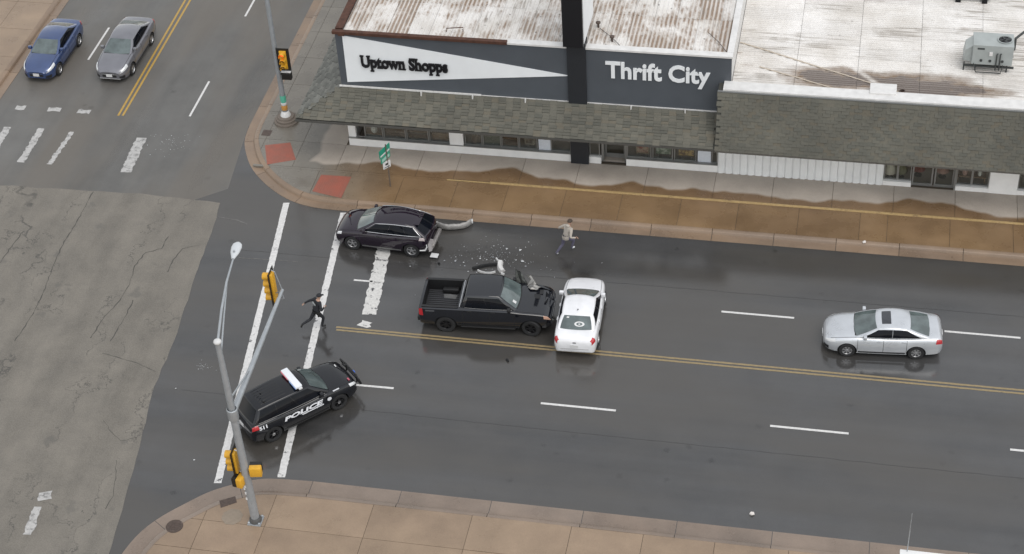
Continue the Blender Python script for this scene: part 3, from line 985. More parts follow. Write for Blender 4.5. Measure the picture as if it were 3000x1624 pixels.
# pylon and blade sign
part('pylon', MB().box(XP0, XP1, YW - .14, YW + .5, .15, 6.80), M_PYLON, A, ws=True)
bl = part('blade_sign', MB().bbox(XP0 - .10, XP1 - .03, YW - .45, YW + 2.3, 6.80, 13.2, .02), M_BLACK, A, ws=True)
part('sign_face', MB().box(XP1 - .028, XP1 + .0, YW - .30, YW + 2.2, 6.95, 13.1), M_SIGNW, bl, ws=True)
part('sign_face', MB().box(XP0 - .13, XP0 - .102, YW - .30, YW + 2.2, 6.95, 13.1), M_SIGNW, bl, ws=True)

# canopy with shingles, hipped round the corner
EZ, EY, EX, TZ = 2.62, 65.58, -25.72, 3.57
can = part('canopy', MB().add([(EX, EY, EZ), (AX1 - .37, EY - .12, EZ), (AX1 - .37, YW - .003, TZ), (AX0, YW - .003, TZ),
                               (EX, EY, EZ - .08), (AX1 - .37, EY - .12, EZ - .08), (AX1 - .37, YW - .003, EZ - .08), (AX0, YW - .003, EZ - .08),
                               (EX, 95, EZ), (AX0 - .003, 95, TZ), (EX, 95, EZ - .08), (AX0 - .003, 95, EZ - .08)],
                              [(0, 1, 2, 3), (0, 4, 5, 1), (4, 7, 6, 5), (1, 5, 6, 2), (0, 3, 9, 8), (8, 10, 4, 0), (4, 10, 11, 7), (8, 9, 11, 10)]),
           plain('roof_deck_felt', (.055, .055, .048), .8), A, ws=True)
shingle_slope(can, (EX, EY, EZ), (AX1 - .37, EY - .12, EZ), (AX1 - .37, YW - .003, TZ), (AX0, YW - .003, TZ), M_SHING, 220)
shingle_slope(can, (EX, 84, EZ), (EX, EY, EZ), (AX0, YW, TZ), (AX0, 84, TZ), M_SHINGW, 80)
part('eave_trim', MB().box(EX - .03, AX1 - .37, EY - .145, EY - .12, EZ - .10, EZ + .012), plain('dark_eave_trim', (.07, .068, .062), .6), can, ws=True)
# white conduit line with brackets at the top of the canopy
q0, q1 = wxy((190, 493)), wxy((1012, 562))
part('conduit', MB().box(q0.x, q1.x, YW - .09, YW - .02, TZ + .02, TZ + .085), M_TRIMW, A, ws=True)
part('flashing', MB().box(q1.x + .004, XP0 - .004, YW - .05, YW - .004, TZ - .02, TZ + .03), M_TRIMW, A, ws=True)
part('flashing', MB().box(XP1 + .004, AX1 - .40, YW - .05, YW - .004, TZ - .02, TZ + .035), M_TRIMW, A, ws=True)
part('flashing', MB().box(XP0 - .03, XP1 + .03, YW - .20, YW - .142, TZ - .14, TZ - .06), M_TRIMW, A, ws=True)
for q in ((668, 535), (966, 560), (1272, 585), (1884, 632), (2197, 655)):
    c = wxy(q)
    part('bracket', MB().box(c.x - .025, c.x + .025, YW - .24, YW - .092, TZ - .16, TZ + .10), M_TRIMW, A, ws=True)

# shopfront
part('bulkhead', MB().box(AX0, XP0 - .004, YW, YW + .2, .0, .58), M_WALLW, A, ws=True)
part('bulkhead', MB().box(AX0, AX0 + .24, YW + .202, YW + .25, .0, .58), M_WALLW, A, ws=True)
xa = lambda x, y: wxy((x, y)).x
DX0, DX1 = xa(1705, 910), xa(1852, 925)
part('bulkhead', MB().box(XP1 + .004, DX0, YW, YW + .2, .0, .50), M_WALLW, A, ws=True)
part('bulkhead', MB().box(DX1, AX1 - .50, YW, YW + .2, .0, .55), M_WALLW, A, ws=True)
part('pier', MB().box(xa(828, 830), xa(907, 840), YW - .003, YW + .21, .585, 3.3), M_WALLW, A, ws=True)
part('pier', MB().box(AX0, AX0 + .35, YW + .06, YW + .24, .585, 3.3), M_WALLW, A, ws=True)
def window(root, x0, x1, z0, z1, yb, name='window'):
    f = MB()
    t = .045
    f.box(x0, x1, yb - .03, yb + .05, z0, z0 + t); f.box(x0, x1, yb - .03, yb + .05, z1 - t, z1)
    f.box(x0, x0 + t, yb - .03, yb + .05, z0 + t, z1 - t); f.box(x1 - t, x1, yb - .03, yb + .05, z0 + t, z1 - t)
    w = part(name, f, M_FRAME, root, ws=True)
    part('pane', MB().box(x0 + t, x1 - t, yb, yb + .012, z0 + t, z1 - t), M_PANE, w, ws=True)
    return w
YG = YW + .14
for x0, x1 in ((330, 440), (440, 572), (572, 703), (703, 826)):
    window(A, xa(x0, 780), xa(x1, 800) - .01, .60, 2.5, YG)
for x0, x1 in ((912, 1016), (1016, 1124), (1124, 1226), (1226, 1336)):
    window(A, xa(x0, 820), xa(x1, 845) - .01, .60, 2.5, YG)
M_PAPER = plain('white_poster_paper', (.62, .65, .70), .7, var=.06, vscale=12)
part('papered_window', MB().box(xa(1340, 850), xa(1410, 855), YG, YG + .03, .6, 2.5), M_PAPER, A, ws=True)
window(A, xa(1412, 855), XP0 - .01, .60, 2.5, YG)
window(A, XP1 + .01, DX0 - .06, .52, 2.5, YG)
window(A, DX1 + .02, xa(1996, 900), .57, 2.5, YG); window(A, xa(2002, 905), xa(2122, 910), .57, 2.5, YG); window(A, xa(2128, 905), xa(2258, 915), .57, 2.5, YG)
part('papered_window', MB().box(xa(2265, 905), xa(2342, 910), YG, YG + .03, .57, 2.5), M_PAPER, A, ws=True)
window(A, xa(2346, 905), AX1 - .51, .57, 2.5, YG)
sill = MB(); sill.box(AX0 - .02, XP0 - .005, YW - .05, YW + .1, .582, .618)
part('sill', sill, M_FRAME, A, ws=True)
part('sill', MB().box(DX1, AX1 - .5, YW - .05, YW + .1, .552, .588), M_FRAME, A, ws=True)
# recessed door
dr = part('door', MB().box(DX0 + .12, DX0 + .20, YW + .55, YW + .6, .16, 2.3).box(DX1 - .20, DX1 - .12, YW + .55, YW + .6, .16, 2.3)
          .box(DX0 + .201, DX1 - .201, YW + .55, YW + .6, .16, .38).box(DX0 + .201, DX1 - .201, YW + .55, YW + .6, 2.18, 2.3), M_FRAME, A, ws=True)
part('pane', MB().box(DX0 + .2, DX1 - .2, YW + .57, YW + .58, .38, 2.18), M_PANE, dr, ws=True)
part('handle', MB().tube([(DX0 + .30, YW + .5, .95), (DX0 + .30, YW + .5, 1.3)], .016, 6), M_FRAME, dr, ws=True)
part('door_reveal', MB().box(DX0, DX0 + .1, YW + .21, YW + .7, .15, 2.5).box(DX1 - .1, DX1, YW + .21, YW + .7, .15, 2.5), M_FRAME, A, ws=True)

# ================================================================== RIBBED ROOF BUILDING TO THE EAST
BX0, BX1 = AX1 - .50, 24.0
B = thing('shop_building', 'low white shop building with a shingled mansard front and puddled white ribbed roof', 'building', (9, YW, 0))
BE_Z, BE_Y, BT_Z, BT_Y = 2.60, 65.42, 5.20, 66.38
man = part('mansard', MB().add([(BX0, BE_Y, BE_Z), (BX1, BE_Y, BE_Z), (BX1, BT_Y, BT_Z - .06), (BX0, BT_Y, BT_Z - .06),
                                (BX0, YW + .1, BE_Z), (BX1, YW + .1, BE_Z), (BX1, YW + .1, BT_Z - .06), (BX0, YW + .1, BT_Z - .06)],
                               [(0, 1, 2, 3), (0, 3, 7, 4), (1, 5, 6, 2), (3, 2, 6, 7), (0, 4, 5, 1), (4, 7, 6, 5)]),
           plain('mansard_felt', (.05, .05, .043), .85), B, ws=True)
shingle_slope(man, (BX0, BE_Y, BE_Z), (BX1, BE_Y, BE_Z), (BX1, BT_Y, BT_Z - .06), (BX0, BT_Y, BT_Z - .06), M_SHING, 300)
part('mansard_flashing', MB().box(BX0 - .01, BX1, BT_Y - .05, BT_Y + .05, BT_Z - .055, BT_Z - .012), plain('galvanised_flashing', (.23, .235, .235), .5, .4), man, ws=True)
part('eave_trim', MB().box(BX0, BX1, BE_Y - .05, BE_Y - .01, BE_Z - .05, BE_Z + .03), plain('brown_eave_trim', (.085, .08, .07), .6), man, ws=True)
part('parapet_cap', MB().box(BX0 + .22, BX1, BT_Y + .03, YW - .0, BT_Z - .01, BT_Z + .06), M_TRIMW, B, ws=True)
part('parapet', MB().box(BX0 + .22, BX1, YW - .25, YW - .02, 4.7, BT_Z - .012), M_TRIMW, B, ws=True)
roofB = part('roof', MB().box(AX1 + .005, BX1, YW - .01, 96, 4.7, 4.88), M_ROOFB, B, ws=True)
roof_panels(roofB, AX1 + .02, BX1, YW + .02, 78.9, 4.935, .95, 2.72, 'x', M_ROOFB, 6)
# ribbed white wall, door and windows
xb = lambda x, y: wy(*c3(x, y), YW).x
M_SIDING = plain('white_metal_siding', (.78, .79, .79), .45, var=.07, vscale=1.5)
wx0, wx1 = BX0, xb(1462, 1290)
n = int((wx1 - wx0) / .335)
for i in range(n):
    s0 = wx0 + (wx1 - wx0) * i / n; s1 = wx0 + (wx1 - wx0) * (i + 1) / n
    t = (s1 - s0) * .18
    pr = [(s0 + .004, YW), (s0 + t, YW - .055), (s1 - t * 1.7, YW - .055), (s1 - .004, YW), (s1 - .004, YW + .05), (s0 + .004, YW + .05)]
    part('siding_panel', MB().prism(pr, .12, 2.7), M_SIDING, B, ws=True)
part('wall_core', MB().box(wx0 + .02, wx1, YW + .055, YW + .2, 0, 2.7), M_WALLW, B, ws=True)
part('interior_wall', MB().box(wx1, BX1, 70.6, 70.75, 0, 3.4), M_DARKIN, B, ws=True)
part('interior_floor', MB().box(wx1, BX1, YW + .22, 70.59, .05, .17), M_FLOORIN, B, ws=True)
part('interior_ceiling', MB().box(wx1, BX1, YW + .22, 70.59, 2.8, 2.9), M_WALLW, B, ws=True)
def sect(x0, x1, z0):
    part('bulkhead', MB().box(x0, x1, YW - .02, YW + .2, 0, z0), M_WALLW, B, ws=True)
w1, w2 = xb(1668, 1310), xb(1980, 1340)
sect(wx1 + .003, w1, .38)
window(B, wx1 + .02, (wx1 + w1) / 2, .40, 2.5, YG); window(B, (wx1 + w1) / 2 + .003, w1 - .02, .40, 2.5, YG)
for x0, x1 in ((w1 + .02, xb(1822, 1330)), (xb(1832, 1330), w2 - .03)):
    dd = part('door', MB().box(x0, x0 + .07, YG - .02, YG + .03, .16, 2.4).box(x1 - .07, x1, YG - .02, YG + .03, .16, 2.4).box(x0 + .071, x1 - .071, YG - .02, YG + .03, .16, .3).box(x0 + .071, x1 - .071, YG - .02, YG + .03, 2.3, 2.4), M_FRAME, B, ws=True)
    part('pane', MB().box(x0 + .07, x1 - .07, YG, YG + .01, .3, 2.3), M_PANE, dd, ws=True)
part('pier', MB().box(w2 - .02, w2 + .06, YW - .03, YW + .2, .15, 2.7), M_FRAME, B, ws=True)
w3 = xb(2232, 1350)
sect(w2 + .065, w3, .38)
window(B, w2 + .07, (w2 + w3) / 2, .40, 2.5, YG); window(B, (w2 + w3) / 2 + .003, w3, .40, 2.5, YG)
w4 = xb(2445, 1340)
part('pier', MB().box(w3 + .004, w4, YW - .04, YW + .21, 0, 2.75), M_WALLW, B, ws=True)
part('bulkhead', MB().box(w4 + .004, 16, YW - .02, YW + .2, 0, .38), M_WALLW, B, ws=True)
for i in range(4):
    window(B, w4 + .02 + 1.6 * i, w4 + .02 + 1.6 * (i + 1) - .01, .40, 2.5, YG)
part('pier', MB().box(16.01, BX1, YW - .04, YW + .21, 0, 2.75), M_WALLW, B, ws=True)

# rooftop equipment
M_HV = plain('grey_green_steel', (.34, .365, .36), .5, .1, var=.1, vscale=2)
M_HVD = plain('dark_steel', (.06, .065, .065), .5, .4)
hx0, hx1, hy0, hy1, hz = 4.62, 6.36, 69.45, 70.5, 4.95
H = thing('rooftop_air_conditioner', 'grey green rooftop air conditioning unit with a round fan opening on the white roof', 'air conditioner', ((hx0 + hx1) / 2, hy0, hz))
part('casing', MB().bbox(hx0, hx1, hy0, hy1, hz + .42, hz + 1.42, .015), M_HV, H, ws=True)
part('side_hood', MB().add([(hx0 - .36, hy0 + .12, hz + .55), (hx0, hy0 + .12, hz + .45), (hx0, hy0 + .12, hz + 1.3), (hx0 - .30, hy0 + .12, hz + 1.05),
                            (hx0 - .36, hy1 - .1, hz + .55), (hx0, hy1 - .1, hz + .45), (hx0, hy1 - .1, hz + 1.3), (hx0 - .30, hy1 - .1, hz + 1.05)],
                           [(0, 1, 2, 3), (7, 6, 5, 4), (0, 3, 7, 4), (3, 2, 6, 7), (0, 4, 5, 1)]), M_HV, H, ws=True)
fc = ((hx0 + hx1) / 2 + .48, (hy0 + hy1) / 2, 0)
part('fan_ring', MB().lathe([(.30, hz + 1.421), (.33, hz + 1.47), (.29, hz + 1.47), (.27, hz + 1.40)], 24, 'z', fc), M_HV, H, 40, ws=True)
part('fan_well', MB().lathe([(.29, hz + 1.425), (.001, hz + 1.424)], 24, 'z', fc), M_BLACK, H, ws=True)
fb = MB()
for k in range(4):
    Mx = Matrix.Translation((fc[0], fc[1], hz + 1.445)) @ Matrix.Rotation(R(90 * k + 20), 4, 'Z') @ Matrix.Rotation(R(14), 4, 'X')
    fb.box(.04, .25, -.05, .05, -.003, .003, 0, Mx)
part('fan_blades', fb, M_HVD, H, ws=True)
for q in ((2175, 440), (2240, 445), (2330, 450)):
    c = wy(*c3(*q), hy0)
    part('access_port', MB().lathe([(.001, -.04), (.06, -.04), (.065, 0)], 12, 'y', (c.x, hy0, c.z)), M_HVD, H, ws=True)
part('nameplate', MB().box(hx0 + .2, hx0 + .5, hy0 - .012, hy0, hz + 1.2, hz + 1.28), M_HVD, H, ws=True)
part('valve_box', MB().bbox(hx0 + .72, hx0 + .86, hy0 - .1, hy0, hz + .95, hz + 1.1, .01), M_TRIMW, H, ws=True)
for x in (hx0 + 1.05, hx0 + 1.2):
    part('riser_pipe', MB().tube([(x, hy0 - .06, hz + .2), (x, hy0 - .06, hz + 1.0), (x + .04, hy0 - .02, hz + 1.05)], .03, 8), M_HVD, H, ws=True)
part('gas_pipe', MB().tube([(hx0 + .1, hy0 - .08, hz + .5), (hx0 + .22, hy0 - .12, hz + .1), (hx0 + 1.3, hy0 - .12, hz + .1), (hx0 + 1.34, hy0 - .1, hz + .5)], .026, 8), M_HVD, H, ws=True)
for x in (hx0 - .30, hx0 + .2, hx1 - .2):
    for y in (hy0 + .1, hy1 - .1):
        part('leg', MB().box(x - .03, x + .03, y - .03, y + .03, hz - .06, hz + .45), M_HVD, H, ws=True)
part('base_rail', MB().box(hx0 - .34, hx1 + .1, hy0 + .04, hy0 + .12, hz + .25, hz + .33).box(hx0 - .34, hx1 + .1, hy1 - .12, hy1 - .04, hz + .25, hz + .33), M_HVD, H, ws=True)
hq = [g(*c3(*q), 5.25) for q in [(1365, 655), (1560, 665), (1560, 715), (1365, 705)]]
tag(part('roof_hatch', MB().bbox(hq[0].x, hq[1].x, 66.78, 67.55, 4.9, 5.34, .02), M_TRIMW, None), 'white flat roof hatch box at the parapet by the rooftop puddle', 'roof hatch')
for q, nm in (((1600, 690), 0), ((1770, 712), 1)):
    c = g(*c3(*q), 5.1)
    if nm == 0:
        tag(part('roof_drain_pipe', MB().lathe([(.13, 4.9), (.13, 5.22), (.10, 5.24), (.09, 5.1), (.001, 5.1)], 14, 'z', (c.x, c.y + .1, 0)), M_IRON, None, 40), 'short dark vent pipe next to the white roof hatch', 'vent pipe')
    else:
        tag(part('roof_drain_cover', MB().lathe([(.22, 4.93), (.20, 5.02), (.1, 5.06), (.001, 5.07)], 14, 'z', (c.x, c.y + .15, 0)), M_TRIMW, None, 40), 'pale domed drain cover in the rooftop puddle', 'drain cover')
c = g(*c3(2430, 275), 5.6)
tag(part('roof_vent_pipe', MB().tube([(c.x, c.y, 4.9), (c.x, c.y, 5.55), (c.x + .5, c.y + .3, 5.9)], .06, 8), M_HVD, None), 'bent dark vent pipe behind the rooftop air conditioner', 'vent pipe')
for k, (q0, q1, off) in enumerate((((420, 310), (1570, 670), 0), ((560, 490), (1110, 650), 1))):
    a, b = g(*c3(*q0), 4.98), g(*c3(*q1), 4.98)
    pts = [a.lerp(b, i / 6) + Vector((0, random.uniform(-.03, .03), .01)) for i in range(7)]
    tag(part('roof_seam_cord', MB().tube(pts, .03, 6), plain('pale_roof_sealant%d' % k, (.52, .45, .37), .6)), ['long pale sealed seam running across the rooftop puddle', 'short pale sealed seam near the parapet of the white roof'][k], 'roof seam')
c = g(*c3(2105, 8), 5.0)
ub = thing('rooftop_vent_unit', 'dark low rooftop unit on two rails far back on the ribbed roof', 'rooftop unit', (c.x, c.y + .3, 4.93))
part('casing', MB().bbox(-.9, .9, -.3, .6, .22, .9, .03), M_HVD, ub)
for x in (-.6, .6):
    part('rail', MB().box(x - .12, x + .12, -.4, .7, 0, .23), M_BLACK, ub)

# ================================================================== GOODS IN THE SHOP WINDOWS
def picture(x, z, w, h, label, cols, grp=None, y=YW + .42):
    t = thing('framed_picture', label, 'picture', (x, y, z))
    fr = MB()
    fr.box(-w / 2, w / 2, -.03, .0, 0, .05).box(-w / 2, w / 2, -.03, 0, h - .05, h).box(-w / 2, -w / 2 + .05, -.03, 0, .051, h - .051).box(w / 2 - .05, w / 2, -.03, 0, .051, h - .051)
    part('frame', fr, plain('picture_frame', cols[0], .4), t)
    m, nt, b = nodes('picture_paint')
    P, X, Y, Z = position(nt)
    nt.links.new(mixc(nt, maprange(nt, noise(nt, P, 6, 4), .4, .6, 0, 1), cols[1], cols[2]), b.inputs['Base Color'])
    part('canvas', MB().box(-w / 2 + .05, w / 2 - .05, -.015, -.005, .05, h - .05), m, t)
    part('stand', MB().box(-w / 3, -w / 3 + .04, .005, .3, -z + .17, .3).box(w / 3 - .04, w / 3, .005, .3, -z + .17, .3), M_SOFF, t)
xw = lambda x: xa(x, 880)
picture(xa(1940, 890), .62, .62, .62, 'red and brown framed picture in the shop window beside the recessed door', ((.2, .16, .1), (.22, .05, .04), (.35, .25, .18)))
picture(xa(2062, 895), .62, .78, .60, 'green landscape picture in a dark frame in the shop window', ((.03, .03, .03), (.35, .38, .33), (.09, .14, .09)))
picture(xa(2195, 900), .62, .80, .60, 'golden brown picture with dark frame next to the papered window', ((.05, .04, .03), (.45, .30, .10), (.12, .06, .03)))
picture(xa(1283, 830), .66, .50, .60, 'pale framed board leaning in the window beside the white papered pane', ((.30, .27, .22), (.20, .17, .14), (.10, .08, .07)))
def vase(x, y, z, s, mat, label, cat='vase', name='vase'):
    t = MB().lathe([(.001, 0), (.09 * s, 0), (.15 * s, .12 * s), (.16 * s, .25 * s), (.08 * s, .42 * s), (.06 * s, .48 * s), (.09 * s, .54 * s), (.001, .53 * s)], 14, 'z', (x, y, z))
    return tag(part(name, t, mat, None, 40), label, cat)
M_CER = plain('white_ceramic', (.62, .6, .58), .3)
M_WOODD = plain('dark_wood', (.085, .05, .03), .5, var=.3, vscale=8)
M_WOODM = plain('brown_wood', (.17, .10, .055), .5, var=.3, vscale=8)
def table(x, y, w, d, h, mat, label):
    t = thing('display_table', label, 'table', (x, y, .17))
    part('tabletop', MB().bbox(-w / 2, w / 2, -d / 2, d / 2, h - .05, h, .01), mat, t)
    for sx in (-1, 1):
        for sy in (-1, 1):
            part('leg', MB().box(sx * (w / 2 - .06) - .03, sx * (w / 2 - .06) + .03, sy * (d / 2 - .06) - .03, sy * (d / 2 - .06) + .03, 0, h - .05), mat, t)
    return t
def dresser(x, y, w, h, mat, label):
    t = thing('dresser', label, 'dresser', (x, y, .17))
    part('carcass', MB().bbox(-w / 2, w / 2, -.22, .22, 0, h, .01), mat, t)
    for i in range(3):
        d = part('drawer', MB().bbox(-w / 2 + .04, w / 2 - .04, -.245, -.222, .08 + i * (h - .1) / 3, .03 + (i + 1) * (h - .1) / 3, .006), mat, t)
        part('knob', MB().ball((0, -.26, .06 + (i + .5) * (h - .1) / 3), .02, 6, 4), M_FRAME, d)
    return t
table(xa(375, 770), YW + .60, .9, .6, .52, M_WOODM, 'small brown table holding a white vase in the corner window')
vase(xa(375, 770), YW + .42, .69, 1.0, M_CER, 'white vase on the small table in the corner window')
dresser(xa(505, 780), YW + .55, 1.05, .95, M_WOODD, 'dark brown dresser behind the second pane from the corner')
dresser(xa(1070, 820), YW + .55, .95, .9, plain('green_paint_wood', (.07, .085, .06), .5), 'dull green dresser behind the middle shop window')
dresser(xa(760, 800), YW + .55, .8, .8, M_WOODM, 'brown dresser beside the white pier')
def shelf(x, y, w, label):
    t = thing('display_shelf', label, 'shelf', (x, y, .17))
    for sx in (-1, 1): part('upright', MB().box(sx * w / 2 - .02, sx * w / 2 + .02, -.15, .15, 0, 1.7), M_WOODD, t)
    for i in range(5): part('shelf_board', MB().box(-w / 2 + .02, w / 2 - .02, -.15, .15, .1 + i * .36, .13 + i * .36), M_WOODM, t)
    return t
shelf(xa(637, 790), YW + .42, 1.0, 'open wooden shelf behind the third pane from the corner')
shelf(xa(1175, 840), YW + .42, .8, 'narrow wooden shelf behind the window next to the pale board')
def mannequin(x, y, mats, label):
    t = thing('mannequin', label, 'mannequin', (x, y, .17))
    part('stand', MB().lathe([(.001, 0), (.18, 0), (.18, .02), (.02, .03), (.02, .75)], 12), M_HVD, t)
    part('torso', MB().lathe([(.001, .72), (.15, .74), (.17, .85), (.12, 1.02), (.17, 1.22), (.16, 1.36), (.05, 1.42), (.04, 1.5), (.001, 1.52)], 12), mats[0], t, 60)
    part('skirt', MB().lathe([(.30, .35), (.24, .6), (.16, .86)], 12), mats[1], t, 60)
    return t
M_C1 = plain('dusty_pink_cloth', (.35, .2, .17), .9); M_C2 = plain('cream_cloth', (.5, .45, .38), .9); M_C3 = plain('olive_cloth', (.12, .12, .06), .9); M_C4 = plain('wine_cloth', (.16, .03, .03), .9)
xbb = lambda x: xb(x, 1290)
mannequin(xbb(1510), YW + .55, (M_C1, M_C2), 'mannequin with pink top and cream skirt in the window beside the white siding')
mannequin(xbb(1590), YW + .65, (M_C2, M_C3), 'mannequin with cream top and olive skirt in the window beside the glass doors')
mannequin(xbb(1720), YW + .9, (M_C3, M_C4), 'mannequin with olive top behind the left glass door')
mannequin(xbb(1900), YW + .9, (M_C4, M_C1), 'mannequin with wine red top behind the right glass door')
table(xbb(2110), YW + .60, 1.3, .6, .55, M_WOODM, 'brown display table behind the window right of the glass doors')
vase(xbb(2060), YW + .45, .72, .8, M_C1, 'pinkish vase on the display table right of the glass doors')
vase(xbb(2170), YW + .45, .72, .6, M_CER, 'small white vase on the display table right of the glass doors')
c = Vector((xa(965, 810), YW + .6, .17))
mannequin(c.x, c.y, (M_C4, M_WOODD), 'mannequin with wine red top behind the pane next to the white pier')

# ================================================================== VEHICLES
def mono(xs, ys):
    xs = np.array(xs, float); ys = np.array(ys, float)
    h = np.diff(xs); d = np.diff(ys) / h
    m = np.zeros(len(xs)); m[0], m[-1] = d[0], d[-1]
    for i in range(1, len(xs) - 1):
        m[i] = 0 if d[i - 1] * d[i] <= 0 else 2 * d[i - 1] * d[i] / (d[i - 1] + d[i])
    def f(x):
        x = min(max(x, xs[0]), xs[-1])
        i = min(int(np.searchsorted(xs, x, 'right')) - 1, len(xs) - 2)
        t = (x - xs[i]) / h[i]
        return float((1 + 2 * t) * (1 - t) ** 2 * ys[i] + t * (1 - t) ** 2 * h[i] * m[i] + t * t * (3 - 2 * t) * ys[i + 1] + t * t * (t - 1) * h[i] * m[i + 1])
    return f

SEC = [(0, 0), (.84, 0), (.955, .07), (.985, .28), (1.0, .50), (.985, .70), (.955, .86), (.89, .965), (.62, 1.0), (0, 1.0)]
SEC_CROWN = [0, 0, 0, 0, 0, 0, 0, .0, .6, 1.0]
SEC_TRUCK = [(0, 0), (.86, 0), (.97, .05), (.99, .25), (1.0, .50), (.995, .72), (.985, .90), (.955, .975), (.66, 1.0), (0, 1.0)]

class Body:
    def __init__(self, st, sec=SEC, crown=.045):
        st = sorted(st)
        self.x0, self.x1 = st[0][0], st[-1][0]
        self.fb = mono([s[0] for s in st], [s[1] for s in st])
        self.ft = mono([s[0] for s in st], [s[2] for s in st])
        self.fw = mono([s[0] for s in st], [s[3] for s in st])
        self.sec = sec; self.crown = crown
        self.xs = sorted(set([s[0] for s in st] + list(np.linspace(self.x0, self.x1, 44))))
    def at(self, x, t):
        t = min(max(t, 0), 9)
        i = min(int(t), 8); u = t - i
        def cr(a, b, c, d):
            return .5 * (2 * b + (c - a) * u + (2 * a - 5 * b + 4 * c - d) * u * u + (3 * b - a - 3 * c + d) * u ** 3)
        s = self.sec
        def pt(k):
            k = min(max(k, 0), 9); return s[k][0], s[k][1], SEC_CROWN[k]
        q = [pt(i - 1), pt(i), pt(i + 1), pt(i + 2)]
        fy, fz, fc = (cr(*[r[k] for r in q]) for k in range(3))
        zb, zt, w = self.fb(x), self.ft(x), self.fw(x)
        return Vector((x, max(0, fy) * w, zb + fz * (zt - zb) + fc * self.crown))
    def mesh_into(self, mb, mi=0):
        ts = [0, 1, 1.5, 2, 2.5, 3, 3.5, 4, 4.5, 5, 5.5, 6, 6.5, 7, 7.5, 8, 8.5, 9]
        rows = []
        for x in self.xs:
            half = [self.at(x, t) for t in ts]
            ring = half + [Vector((p.x, -p.y, p.z)) for p in half[-2:0:-1]]
            rows.append(ring)
        b = len(mb.v)
        mb.grid(rows, mi, closed=True, flip=True)
        k = len(rows[0])
        mb.f.append(tuple(b + i for i in range(k))); mb.m.append(mi)
        e = b + (len(rows) - 1) * k
        mb.f.append(tuple(e + i for i in range(k))[::-1]); mb.m.append(mi)
    def patch(self, mb, xa, xb, t0, t1, side, off, n=6, m=6, mi=0):
        """patch of the skin; xa, xb may be (at t0, at t1) pairs"""
        xa = xa if hasattr(xa, '__len__') else (xa, xa); xb = xb if hasattr(xb, '__len__') else (xb, xb)
        rows = []
        for j in range(m + 1):
            v = j / m; t = t0 + (t1 - t0) * v
            l, r = xa[0] + (xa[1] - xa[0]) * v, xb[0] + (xb[1] - xb[0]) * v
            row = []
            for i in range(n + 1):
                x = l + (r - l) * i / n
                p = self.at(x, t)
                dx = self.at(min(x + .02, self.x1), t) - self.at(max(x - .02, self.x0), t)
                dt = self.at(x, min(t + .08, 9)) - self.at(x, max(t - .08, 0))
                nn = dt.cross(dx) * -1
                nn = nn.normalized() if nn.length > 1e-9 else Vector((0, 0, 1))
                if nn.y < -1e-3 and p.y > .05: nn = -nn
                p = p + nn * off
                row.append(Vector((p.x, p.y * side, p.z)))
            rows.append(row)
        b = len(mb.f)
        mb.grid(rows, mi, flip=(side < 0))

class Cabin:
    """greenhouse: xc,zc windscreen base; xf,xr roof front, rear; xd,zd rear glass base; zr roof; wb,wt half widths"""
    def __init__(self, xc, zc, xf, xr, xd, zd, zr, wb, wt, wbulge=.10, rbulge=.06, arch=.05, crown=.05, belt=0.0, wtr=None, wbr=None):
        self.__dict__.update(locals())
    def bottom(self, s):
        b = self.wb + ((self.wbr or self.wb) - self.wb) * s
        z = self.zc + (self.zd - self.zc) * s + self.belt * math.sin(math.pi * s)
        return Vector((self.xc + (self.xd - self.xc) * s, b * (1 - .05 * (2 * s - 1) ** 2), z))
    def top(self, s):
        w = self.wt + ((self.wtr or self.wt) - self.wt) * s
        return Vector((self.xf + (self.xr - self.xf) * s, w * (1 - .05 * (2 * s - 1) ** 2), self.zr - self.crown + self.arch * (1 - (2 * s - 1) ** 2) - self.arch))
    def side(self, s, v, side=1, off=0):
        p = self.bottom(s).lerp(self.top(s), v)
        p.y += .035 * math.sin(math.pi * v)
        n = Vector((0, .9, .4)).normalized()
        p = p + n * off
        return Vector((p.x, p.y * side, p.z))
    def front(self, u, v, off=0):           # u -1..1 across, v 0 base .. 1 roof
        s = 0
        a, b = self.bottom(0), self.top(0)
        p = a.lerp(b, v)
        x = p.x + (self.wbulge * (1 - v) + self.wbulge * .55 * v) * (1 - u * u)
        z = p.z + self.crown * (1 - u * u) * v
        y = (p.y + .035 * math.sin(math.pi * v) * abs(u)) * u
        return Vector((x + off * .6, y, z + off * .8))
    def rear(self, u, v, off=0):
        a, b = self.bottom(1), self.top(1)
        p = a.lerp(b, v)
        x = p.x - (self.rbulge * (1 - v) + self.rbulge * .5 * v) * (1 - u * u)
        z = p.z + self.crown * (1 - u * u) * v
        y = (p.y + .035 * math.sin(math.pi * v) * abs(u)) * u
        return Vector((x - off * .7, y, z + off * .7))
    def roof(self, u, s, off=0):
        p = self.top(s)
        z = p.z + self.crown * (1 - u * u)
        x = p.x + self.wbulge * .55 * (1 - u * u) * max(0, 1 - s * 4) - self.rbulge * .5 * (1 - u * u) * max(0, s * 4 - 3)
        return Vector((x, p.y * u, z + off))
    def mesh_into(self, mb, mi=0, sub=12):
        U = [i / sub * 2 - 1 for i in range(sub + 1)]; V = [i / 8 for i in range(9)]; S = [i / 16 for i in range(17)]
        mb.grid([[self.front(u, v) for u in U] for v in V], mi)
        mb.grid([[self.rear(u, v) for u in U] for v in V], mi, flip=True)
        for sd in (1, -1):
            mb.grid([[self.side(s, v, sd) for s in S] for v in V], mi, flip=(sd < 0))
        mb.grid([[self.roof(u, s) for u in U] for s in S], mi)

